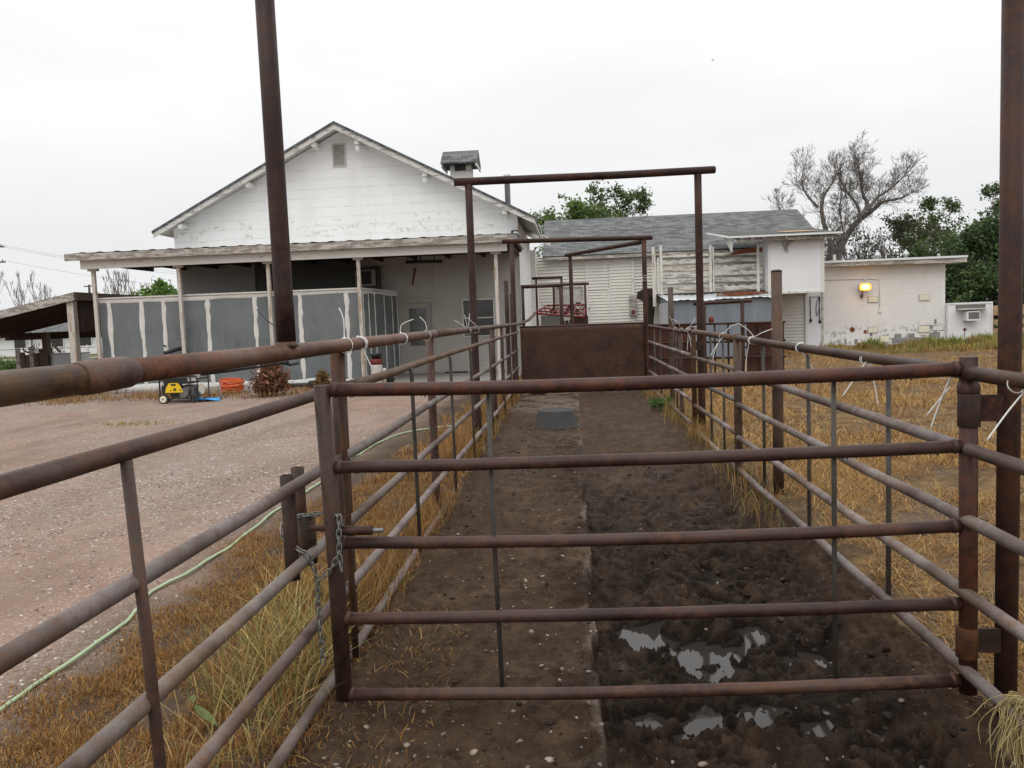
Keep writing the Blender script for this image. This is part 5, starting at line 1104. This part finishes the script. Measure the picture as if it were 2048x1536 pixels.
# hanging chains on the plain door
for xx,L_,lab in ((9.62,1.0,'single dark strap with heavy hook hanging on the white door below the loft box'),(9.98,1.05,'looped dark strap with hook hanging on the white door below the loft box')):
    m=MB();m.tube([(xx,WY-.1,2.28),(xx+.01,WY-.1,2.28-L_+.1)],.016,6)
    m.lathe([(.01,0),(.05,.05),(.055,.1),(.02,.17)],(xx+.02,WY-.1,2.28-L_-.05),8)
    if xx>9.8: m.tube(catmull([(xx,WY-.1,2.3),(xx-.12,WY-.1,1.9),(xx-.1,WY-.1,1.5),(xx-.02,WY-.1,1.7),(xx+.03,WY-.1,2.25)],5),.012,6)
    else: m.tube([(xx,WY-.1,2.28),(xx+.2,WY-.1,2.25),(xx+.34,WY-.1,2.3)],.009,5)
    solo('hanging_strap',m,M['black'],lab,'strap')
# tank, boards and shrubs seen below the carport
tk=thing('water_trough','pale grey metal trough under the open carport','trough',(-17.95,27.2,.1))
m=MB();m.bbox(-18.5,-17.3,26.9,27.5,.3,1.2,.03);part('trough_body',m,tk,M['galv']);m=MB();m.box(-18.5,-17.3,26.88,27.52,1.15,1.19);part('rim',m,tk,M['offwhite'])
m=MB();m.box(-18.45,-18.35,26.95,27.45,.0,.3);m.box(-17.45,-17.35,26.95,27.45,.0,.3);part('leg',m,tk,M['oldwood'])
bf=thing('board_fence','short fence of old upright brown boards left of the trough','fence',(-19,27,.1))
for i in range(8):
    x0=-19.75+.17*i;m=MB();m.box(x0,x0+.155,27+random.uniform(-.02,.02),27.05,.0,1.25+random.uniform(-.1,.25));part('board',m,bf,M['oldwood'] if i%3 else M['greywood'])
m=MB();m.box(-19.8,-18.4,27.06,27.1,.8,.9);part('rail',m,bf,M['oldwood'])
m=MB();m.bbox(-16.6,-15.6,26.6,27.2,.1,1.0,.03);o=solo('storage_bin',m,M['engine'],'dark grey bin under the carport beside the panelled room','bin')
# ================================================================== TREES
def grow(mb,tips,p,d,L,r,depth,maxd,up=.25,spread=.6,kids=(2,3),minr=.012,wig=.22,sides=5):
    k=3 if depth<2 else 2;pts=[p];rs=[r];q=p.copy();dd=d.copy()
    for i in range(k):
        dd=(dd+Vector((random.gauss(0,wig),random.gauss(0,wig),random.gauss(0,wig)+up*.35))).normalized();q=q+dd*(L/k);pts.append(q.copy());rs.append(max(minr*.6,r*(1-.45*(i+1)/k)))
    mb.tube(pts,rs,sides if depth<2 else 3,False)
    if depth>=maxd: tips.append((q.copy(),dd.copy()));return
    if depth>=maxd-1: tips.append((q.copy(),dd.copy()))
    for c in range(random.randint(*kids)):
        ax=Vector((random.gauss(0,1),random.gauss(0,1),random.gauss(0,.7))).normalized()
        nd=(dd+ax*spread*random.uniform(.6,1.3)+Vector((0,0,up*.5))).normalized()
        st=pts[-1] if c==0 else pts[-1].lerp(pts[-2],random.uniform(0,.9))
        grow(mb,tips,st,nd,L*random.uniform(.6,.86),max(minr,rs[-1]*random.uniform(.6,.85)),depth+1,maxd,up,spread,kids,minr,wig,sides)
def along(mb,tips,P,r0,r1,rate,L,maxd,up=.3,minr=.014,spread=.75,kids=(2,3)):
    P=catmull(P,4);n=len(P);rs=[r0+(r1-r0)*i/(n-1) for i in range(n)];mb.tube(P,rs,8,False)
    for i in range(n-1):
        for c in range(rate if i>n*.15 else 0):
            t=(P[i+1]-P[i]).normalized();ax=Vector((random.gauss(0,1),random.gauss(0,1),random.gauss(0,.6))).normalized()
            grow(mb,tips,P[i].lerp(P[i+1],random.random()),(t*.5+ax*.9+Vector((0,0,up))).normalized(),L*random.uniform(.6,1.2),max(minr,rs[i]*.2),1,maxd,up,spread,kids,minr,.25)
    grow(mb,tips,P[-1],(P[-1]-P[-2]).normalized(),L,rs[-1],0,maxd,up,spread,kids,minr,.22)
# big dead tree
random.seed(21)
dt=thing('dead_tree','large leafless dead tree leaning right behind the block annex','tree',(18.2,58,0))
mb=MB();tp=[]
def off(P,dy): 
    n=len(P);return [(x,58+dy*i/(n-1),z) for i,(x,z) in enumerate(P)]
along(mb,tp,[(18.3,58,-.2),(18.28,58,3.),*off([(18.25,4.53),(18.13,5.83),(17.92,6.52),(17.47,7.66),(17.26,8.86),(17.48,9.7),(17.69,10.03),(18.07,10.78)],-1.5)],0.302,0.030,2,0.72,4,.3,.011)
along(mb,tp,off([(17.26,8.86),(16.89,9.39),(16.55,10.0),(16.39,10.78),(16.57,11.6)],1.),0.108,0.018,3,0.66,4,.35,.011)
tk1=len(mb.V)
along(mb,tp,[(18.5,58.1,-.2),(18.4,58.1,3.),*off([(18.38,4.53),(18.72,5.54),(19.06,6.3),(19.57,7.13),(20.16,7.79),(20.74,8.19),(21.41,8.67),(22.07,9.14),(22.9,9.27),(23.57,9.45),(24.06,9.68),(24.5,10.1)],1.5)],0.302,0.018,2,0.66,4,.25,.011)
along(mb,tp,off([(20.16,7.79),(19.91,8.74),(19.49,9.27),(18.99,9.8),(18.57,10.5),(18.32,10.94)],-1.),0.115,0.018,3,0.58,4,.35,.011)
along(mb,tp,off([(20.24,8.1),(20.66,8.96),(20.49,9.39),(20.37,10.07),(20.33,10.67),(20.29,11.43),(20.33,12.1)],.8),0.144,0.018,4,0.72,4,.4,.011)
along(mb,tp,off([(20.6,8.5),(21.24,9.3),(21.91,9.74),(22.57,10.3),(22.9,10.71)],-.6),0.122,0.018,3,0.66,4,.3,.011)
along(mb,tp,off([(18.13,5.83),(18.48,7.1),(19.07,7.58),(19.82,8.15)],-.5),0.086,0.018,2,0.66,4,.3,.011)
along(mb,tp,off([(19.06,6.6),(18.9,7.93),(18.86,8.62),(18.99,9.38)],.5),0.072,0.018,3,0.58,4,.35,.011)
along(mb,tp,off([(18.0,4.2),(16.9,5.6),(15.9,6.9),(15.3,8.3),(15.0,9.2)],1.5),0.086,0.018,3,0.66,4,.35,.011)
part('limbs',mb,dt,M['bark'],recalc=False)
def leafy(name,label,x,y,h,trunk_r,seed,cols,nleaf,lsize,maxd=4,L=2.4,spread=.7,up=.25,z0=.25,cluster=.55,lean=(0,0),bk='darkbark',nmain=5,group='green trees beyond the buildings'):
    random.seed(seed);t=thing(name,label,'tree',(x,y,0),group);mb=MB();tips=[]
    top=Vector((x+lean[0],y+lean[1],h*.55))
    P=catmull([(x,y,-.2),(x+lean[0]*.3+random.uniform(-.2,.2),y,h*.2),(x+lean[0]*.7,y+lean[1]*.6,h*.4),top],4);mb.tube(P,[trunk_r*(1-.55*i/(len(P)-1)) for i in range(len(P))],8,False)
    for i in range(nmain*2):
        q=P[int(len(P)*(z0+(1-z0)*random.random())*.99)];a=random.uniform(0,6.28);grow(mb,tips,q,Vector((math.cos(a),math.sin(a),random.uniform(.25,1.2))).normalized(),L*random.uniform(.7,1.15),trunk_r*.35,1,maxd,up,spread,(2,3),.018,.2)
    grow(mb,tips,top,Vector((lean[0]*.1,0,1)).normalized(),L,trunk_r*.45,0,maxd,up,spread,(2,3),.018,.2)
    part('trunk',mb,t,M[bk],recalc=False)
    T=np.array([p for p,_ in tips]);i=RNG.integers(0,len(T),nleaf);P_=T[i]+RNG.normal(0,1,(nleaf,3))*np.array([cluster,cluster,cluster*.75])*RNG.uniform(.3,1,(nleaf,1))
    cl=pal(len(T),*cols,var=.3)[i]*RNG.uniform(.75,1.25,(nleaf,1))
    leafcards('crown',P_,RNG.uniform(lsize*.6,lsize*1.3,nleaf),cl,t,asp=.6);return t
DG=((.075,.115,.042),(.105,.15,.055),(.06,.095,.038),(.135,.18,.07))
MG=((.10,.17,.04),(.13,.20,.05),(.08,.14,.038),(.15,.21,.065))
OL=((.085,.095,.045),(.10,.105,.055),(.07,.075,.04))
leafy('cottonwood_tree','open crowned dark green cottonwood rising just right of the dead tree',29.0,66,10.2,.38,3,DG,6800,.11,4,1.8,.7,.3,.45,.27,lean=(-.6,0))
leafy('cottonwood_tree','dark green cottonwood half hidden by the right tall upright',33.4,66,9.8,.38,5,DG,7400,.11,4,1.9,.7,.3,.45,.28,lean=(.4,0))
leafy('broad_tree','bushy olive green tree behind the lower right limbs of the dead tree',24.0,61,7.4,.25,8,OL,5200,.105,4,1.7,.75,.25,.1,.42)
leafy('broad_tree','thin olive grey bush directly behind the roof vents of the block annex',20.6,62,6.2,.2,9,OL,1500,.13,4,1.5,.8,.2,.1,.45)
leafy('broad_tree','dense dark green tree filling the gap right of the block annex',24.2,50,5.0,.3,12,((.055,.095,.036),(.075,.12,.043),(.045,.075,.03),(.10,.14,.055)),17000,.125,4,1.5,.8,.05,.02,.55,nmain=8)
leafy('broad_tree','dense dark green tree beyond the tan pallet at the right edge',28.0,52,5.6,.3,13,((.055,.095,.036),(.08,.13,.043),(.045,.075,.03),(.10,.145,.055)),17000,.125,4,1.6,.8,.05,.02,.55,nmain=8)
leafy('broad_tree','low dense dark green tree behind the white cooler box',21.6,53,3.6,.22,14,((.035,.06,.02),(.05,.08,.026),(.03,.05,.02)),12000,.12,4,1.2,.8,.05,.02,.5,nmain=7)
leafy('broad_tree','tall ragged green tree with bare right side above the wing roof ridge',2.9,62,12.6,.3,31,DG,6500,.13,4,1.9,.7,.35,.5,.3,lean=(.4,0),nmain=6)
leafy('broad_tree','bright green rounded tree above the middle of the wing roof ridge',1.9,57,10.4,.25,32,MG,7000,.12,4,1.5,.75,.2,.35,.42,nmain=6)
leafy('broad_tree','smallest green bush showing over the left end of the wing roof ridge',-.75,58,9.9,.22,33,MG,3600,.12,4,1.4,.75,.2,.45,.36)
leafy('broad_tree','bright green bushy tree top showing above the panelled room roof',-37.0,70,5.0,.25,34,((.11,.20,.04),(.14,.24,.05),(.08,.15,.03)),2600,.22,4,1.4,.7,.2,.3,.45)
random.seed(44)
def bare(name,label,x,y,h,stems,seed,w,group=None,mm='twig',maxd=4,minr=.022):
    random.seed(seed);t=thing(name,label,'tree',(x,y,0),group);mb=MB();tp=[]
    for i in range(stems):
        xx=x+random.uniform(-w,w);l=random.uniform(-.12,.12);hs=h*random.uniform(.55,.8)*(1-.25*abs(xx-x)/w)
        along(mb,tp,[(x+(xx-x)*.3,y,-.1),(x+(xx-x)*.8,y+random.uniform(-.5,.5),hs*.4),(xx,y+random.uniform(-1,1),hs*.75),(xx+l,y,hs)],.13,.03,1,h*.11,maxd-1,.9,minr,.42,(2,3))
    part('limbs',mb,t,M[mm],recalc=False);return t
bare('bare_tree','leafless pale multi stemmed tree standing behind the carport at the left edge',-63.5,90,10.2,6,51,2.6)
bare('bare_tree','leafless tree cut by the left picture edge behind the carport',-69,92,11,4,52,2.2)
bare('bare_tree','row of bare pale saplings seen under the porch roof between its two left posts',-51.8,90,10.,9,53,3.0)
bare('bare_tree','small bare tree on the right shoulder of the ragged green tree over the wing roof',5.3,60,10.4,4,54,.9,None,'bark',4,.016)
bare('bare_tree','thin bare forked sapling between the green trees over the wing roof',.1,60,11.4,2,55,.5,None,'twig',3,.016)
bare('bare_shrub','bare twiggy shrub below the carport roof in front of the far house',-20.6,29,2.3,6,56,.9,None,'darkbark',4,.006)
bare('bare_shrub','low bare brush between the dead tree and the wing roof end',15.2,57,6.,7,57,1.2,None,'bark',4,.014)
bare('bare_shrub','tangle of bare brush behind the left part of the block annex roof',20.4,60,8.2,17,58,2.4,None,'bark',4,.014)
# green shrub bank at far left
for x,y,r,h,lab in ((-22.4,29.5,.9,.95,'green shrub at the left edge below the carport'),(-21.3,29.,.6,.8,'smaller green shrub next to the old board fence')):
    t=thing('green_shrub',lab,'shrub',(x,y,.1));m=MB()
    for i in range(20): a=random.uniform(0,6.28);m.tube([(x,y,.05),(x+r*.6*math.cos(a),y+r*.6*math.sin(a),.1+h*random.uniform(.4,.9))],[.015,.005],4)
    part('stems',m,t,M['darkbark']);n=2200;a=RNG.uniform(0,6.28,n);q=r*RNG.uniform(0,1,n)**.5;P_=np.stack([x+q*np.cos(a),y+q*np.sin(a),.1+h*np.sqrt(np.clip(1-(q/r)**2,0,1))*RNG.uniform(.4,1,n)*(.7+.6*fbm(q*np.cos(a)*3,q*np.sin(a)*3,2,5))],1)
    leafcards('leaves',P_,RNG.uniform(.03,.07,n),pal(n,(.09,.17,.04),(.12,.2,.05),(.06,.11,.03)),t)
# far house
hs=thing('house','far white house with grey roof seen below the carport at left','house',(-48,70,0))
m=MB();m.box(-56,-43.2,70,78,0,2.3);part('wall',m,hs,M['boxwhite'])
m=MB();m.prism([(69.4,2.25),(74,4.3),(78.6,2.25),(78.6,2.1),(74,4.1),(69.4,2.1)],-56.6,-42.7,'x');part('roof',m,hs,M['shingle_x'])
for x in (-54.2,-51.2,-47.6,-44.9): 
    m=MB();m.box(x,x+1.1,69.95,69.99,.9,1.9);wd=part('window',m,hs,M['glass']);m=MB();frame_y(m,x,x+1.1,.9,1.9,69.95,.08,.02);part('window_frame',m,wd,M['white'])
h2=thing('house','second far house with brown brick wall left of the white far house','house',(-66,72,0))
m=MB();m.box(-70,-58,74,80,0,2.2);part('wall',m,h2,plain('brick_far',(.28,.15,.10),.9,.2,0,.2,3));m=MB();m.prism([(73.4,2.2),(77,4.4),(80.6,2.2)],-70.5,-57.5,'x');part('roof',m,h2,M['shingle_x']);m=MB();m.box(-63,-61.6,73.95,73.99,.8,1.9);part('window',m,h2,M['glass'])
ff=thing('rail_fence','pale pipe rail fence in front of the far house','fence',(-34,45,0))
for z in (.5,1.15): part('rail',pipe((-44,46,z),(-25,44,z),.05,6),ff,M['offwhite'])
for i in range(7): part('post',pipe((-43+i*3,45.9-i*.32,0),(-43+i*3,45.9-i*.32,1.25),.06,6),ff,M['offwhite'])
# power poles and lines
pp1=thing('utility_pole','thin wooden utility pole with crossarm far behind the porch','utility pole',(-56.15,90,0))
part('pole',pipe((-56.15,90,0),(-56.1,90,7.75),.13,8),pp1,M['oldwood']);m=MB();m.box(-56.75,-55.5,89.95,90.05,7.5,7.62);part('crossarm',m,pp1,M['oldwood'])
pp2=thing('utility_pole','near utility pole at the left picture edge carrying the power lines','utility pole',(-60.6,80,0))
part('pole',pipe((-60.7,80,0),(-60.6,80,12.6),.15,8),pp2,M['oldwood'])
for z in (11.3,9.72): m=MB();m.box(-62.2,-58.75,79.94,80.06,z,z+.14);part('crossarm',m,pp2,M['oldwood'])
for xx,z in ((-59.1,11.44),(-59.9,11.44),(-59.1,9.86)): m=MB();m.lathe([(.05,0),(.07,.1),(.03,.2)],(xx,80,z),8);part('insulator',m,pp2,M['engine'])
for i,(a,b,lab) in enumerate((((-59.1,80,11.6),(-30,100,8.2),'topmost thin power line across the sky above the porch'),((-59.9,80,11.6),(-29,101,7.6),'second thin power line from the top left of the porch'),((-59.1,80,10.),(-30,100,6.4),'lowest thin power line over the bare saplings'))):
    P=[Vector(a).lerp(Vector(b),k/16)+Vector((0,0,-1.2*(1-(2*k/16-1)**2))) for k in range(17)];m=MB();m.tube(P,.010,4);solo('power_line',m,M['black'],lab,'power line','power lines at the left')
# bird
m=MB();bx_,by_,bz_=10.6,60,19.85
m.lathe([(.005,-.09),(.03,-.03),(.033,.02),(.02,.06),(.005,.09)],(bx_,by_,bz_),8);m.add([(bx_-.03,by_,bz_),(bx_-.17,by_+.06,bz_+.07),(bx_-.15,by_-.03,bz_+.06),(bx_+.03,by_,bz_),(bx_+.17,by_+.06,bz_+.06),(bx_+.15,by_-.03,bz_+.05)],[(0,1,2),(3,5,4)])
m2=MB();zz_=gz(-.78,17.0)
for k in range(5): m2.ball((-.78+.07*k-.14,16.95+.05*(k%2),zz_+.03+.015*(k%3)),.05+.012*(k%2),8,5,.7)
solo('black_rag',m2,M['black'],'crumpled dark rag on the concrete in front of the brown sheet gate','rag')
solo('bird',m,M['black'],'tiny dark bird flying in the grey sky right of the big arch','bird')
# ================================================================== SKY, LIGHT, CAMERA
W=bpy.data.worlds.new('World');S.world=W;W.use_nodes=True;nt=W.node_tree;nt.nodes.clear()
def wn(ty,**p):
    d=nt.nodes.new('ShaderNode'+ty)
    for k,v in p.items(): setattr(d,k,v)
    return d
SUN_EL,SUN_AZ=math.radians(52),math.radians(200)
tc=wn('TexCoord');sp_=wn('SeparateXYZ');nt.links.new(tc.outputs['Generated'],sp_.inputs[0])
rp=wn('ValToRGB');e=rp.color_ramp.elements
st=((.0,(.10,.09,.08)),(.495,(.20,.19,.18)),(.503,(.77,.775,.785)),(.55,(.79,.795,.80)),(.63,(.89,.892,.895)),(.75,(1.12,1.12,1.12)),(1.,(1.85,1.85,1.85)))
while len(e)<len(st): e.new(.5)
for i,(p,c) in enumerate(st): e[i].position=p;e[i].color=(*c,1)
ma=wn('MapRange');ma.inputs[1].default_value=-1;ma.inputs[2].default_value=1;nt.links.new(sp_.outputs[2],ma.inputs[0]);nt.links.new(ma.outputs[0],rp.inputs[0])
mp=wn('Mapping');mp.inputs['Scale'].default_value=(1.6,1.6,6.);nt.links.new(tc.outputs['Generated'],mp.inputs[0])
nz=wn('TexNoise');nz.inputs['Scale'].default_value=1.7;nz.inputs['Detail'].default_value=5;nz.inputs['Roughness'].default_value=.5;nt.links.new(mp.outputs[0],nz.inputs['Vector'])
r2=wn('ValToRGB');r2.color_ramp.elements[0].position=.32;r2.color_ramp.elements[0].color=(.94,.943,.95,1);r2.color_ramp.elements[1].position=.66;r2.color_ramp.elements[1].color=(1.035,1.035,1.032,1);nt.links.new(nz.outputs[0],r2.inputs[0])
mx=wn('MixRGB',blend_type='MULTIPLY');mx.inputs[0].default_value=1;nt.links.new(rp.outputs[0],mx.inputs[1]);nt.links.new(r2.outputs[0],mx.inputs[2])
bg=wn('Background');bg.inputs[1].default_value=1.0;nt.links.new(mx.outputs[0],bg.inputs[0])
sk=wn('TexSky',sky_type='NISHITA');sk.sun_disc=False;sk.sun_elevation=SUN_EL;sk.sun_rotation=SUN_AZ;sk.dust_density=4
bg2=wn('Background');bg2.inputs[1].default_value=.05;nt.links.new(sk.outputs[0],bg2.inputs[0])
ms=wn('MixShader');ms.inputs[0].default_value=.06;nt.links.new(bg.outputs[0],ms.inputs[1]);nt.links.new(bg2.outputs[0],ms.inputs[2])
wo=wn('OutputWorld');nt.links.new(ms.outputs[0],wo.inputs[0])
su=bpy.data.lights.new('overcast_sun','SUN');su.energy=.6;su.angle=math.radians(35);su.color=(1,.98,.94);so=bpy.data.objects.new('overcast_sun',su);COL.objects.link(so)
dv=Vector((math.sin(SUN_AZ)*math.cos(SUN_EL),math.cos(SUN_AZ)*math.cos(SUN_EL),math.sin(SUN_EL)));so.rotation_euler=dv.to_track_quat('Z','Y').to_euler();so.location=dv*30
pl_=bpy.data.lights.new('wall_lamp_light','POINT');pl_.energy=5;pl_.color=(1,.45,.1);pl_.shadow_soft_size=.1;po=bpy.data.objects.new('wall_lamp_light',pl_);COL.objects.link(po);po.location=(11.7,32.98,2.55)
cam=bpy.data.cameras.new('camera');co=bpy.data.objects.new('camera',cam);COL.objects.link(co);S.camera=co
yw,pt,rl=map(math.radians,(4.48,4.52,2.1))
F0=Vector((-math.sin(yw),math.cos(yw),0));R0=Vector((math.cos(yw),math.sin(yw),0));Zv=Vector((0,0,1))
Fw=F0*math.cos(pt)-Zv*math.sin(pt);U0=Zv*math.cos(pt)+F0*math.sin(pt);Rt=R0*math.cos(rl)-U0*math.sin(rl);Up=R0*math.sin(rl)+U0*math.cos(rl)
mw=Matrix.Identity(4)
for i in range(3): mw[i][0]=Rt[i];mw[i][1]=Up[i];mw[i][2]=-Fw[i]
mw[2][3]=1.75;co.matrix_world=mw
cam.sensor_width=36;cam.lens=36*1600/2048;cam.clip_start=.05;cam.clip_end=4000
S.view_settings.view_transform='Standard';S.view_settings.look='None';S.view_settings.exposure=.22;S.view_settings.gamma=1
S.render.resolution_x=1024;S.render.resolution_y=768
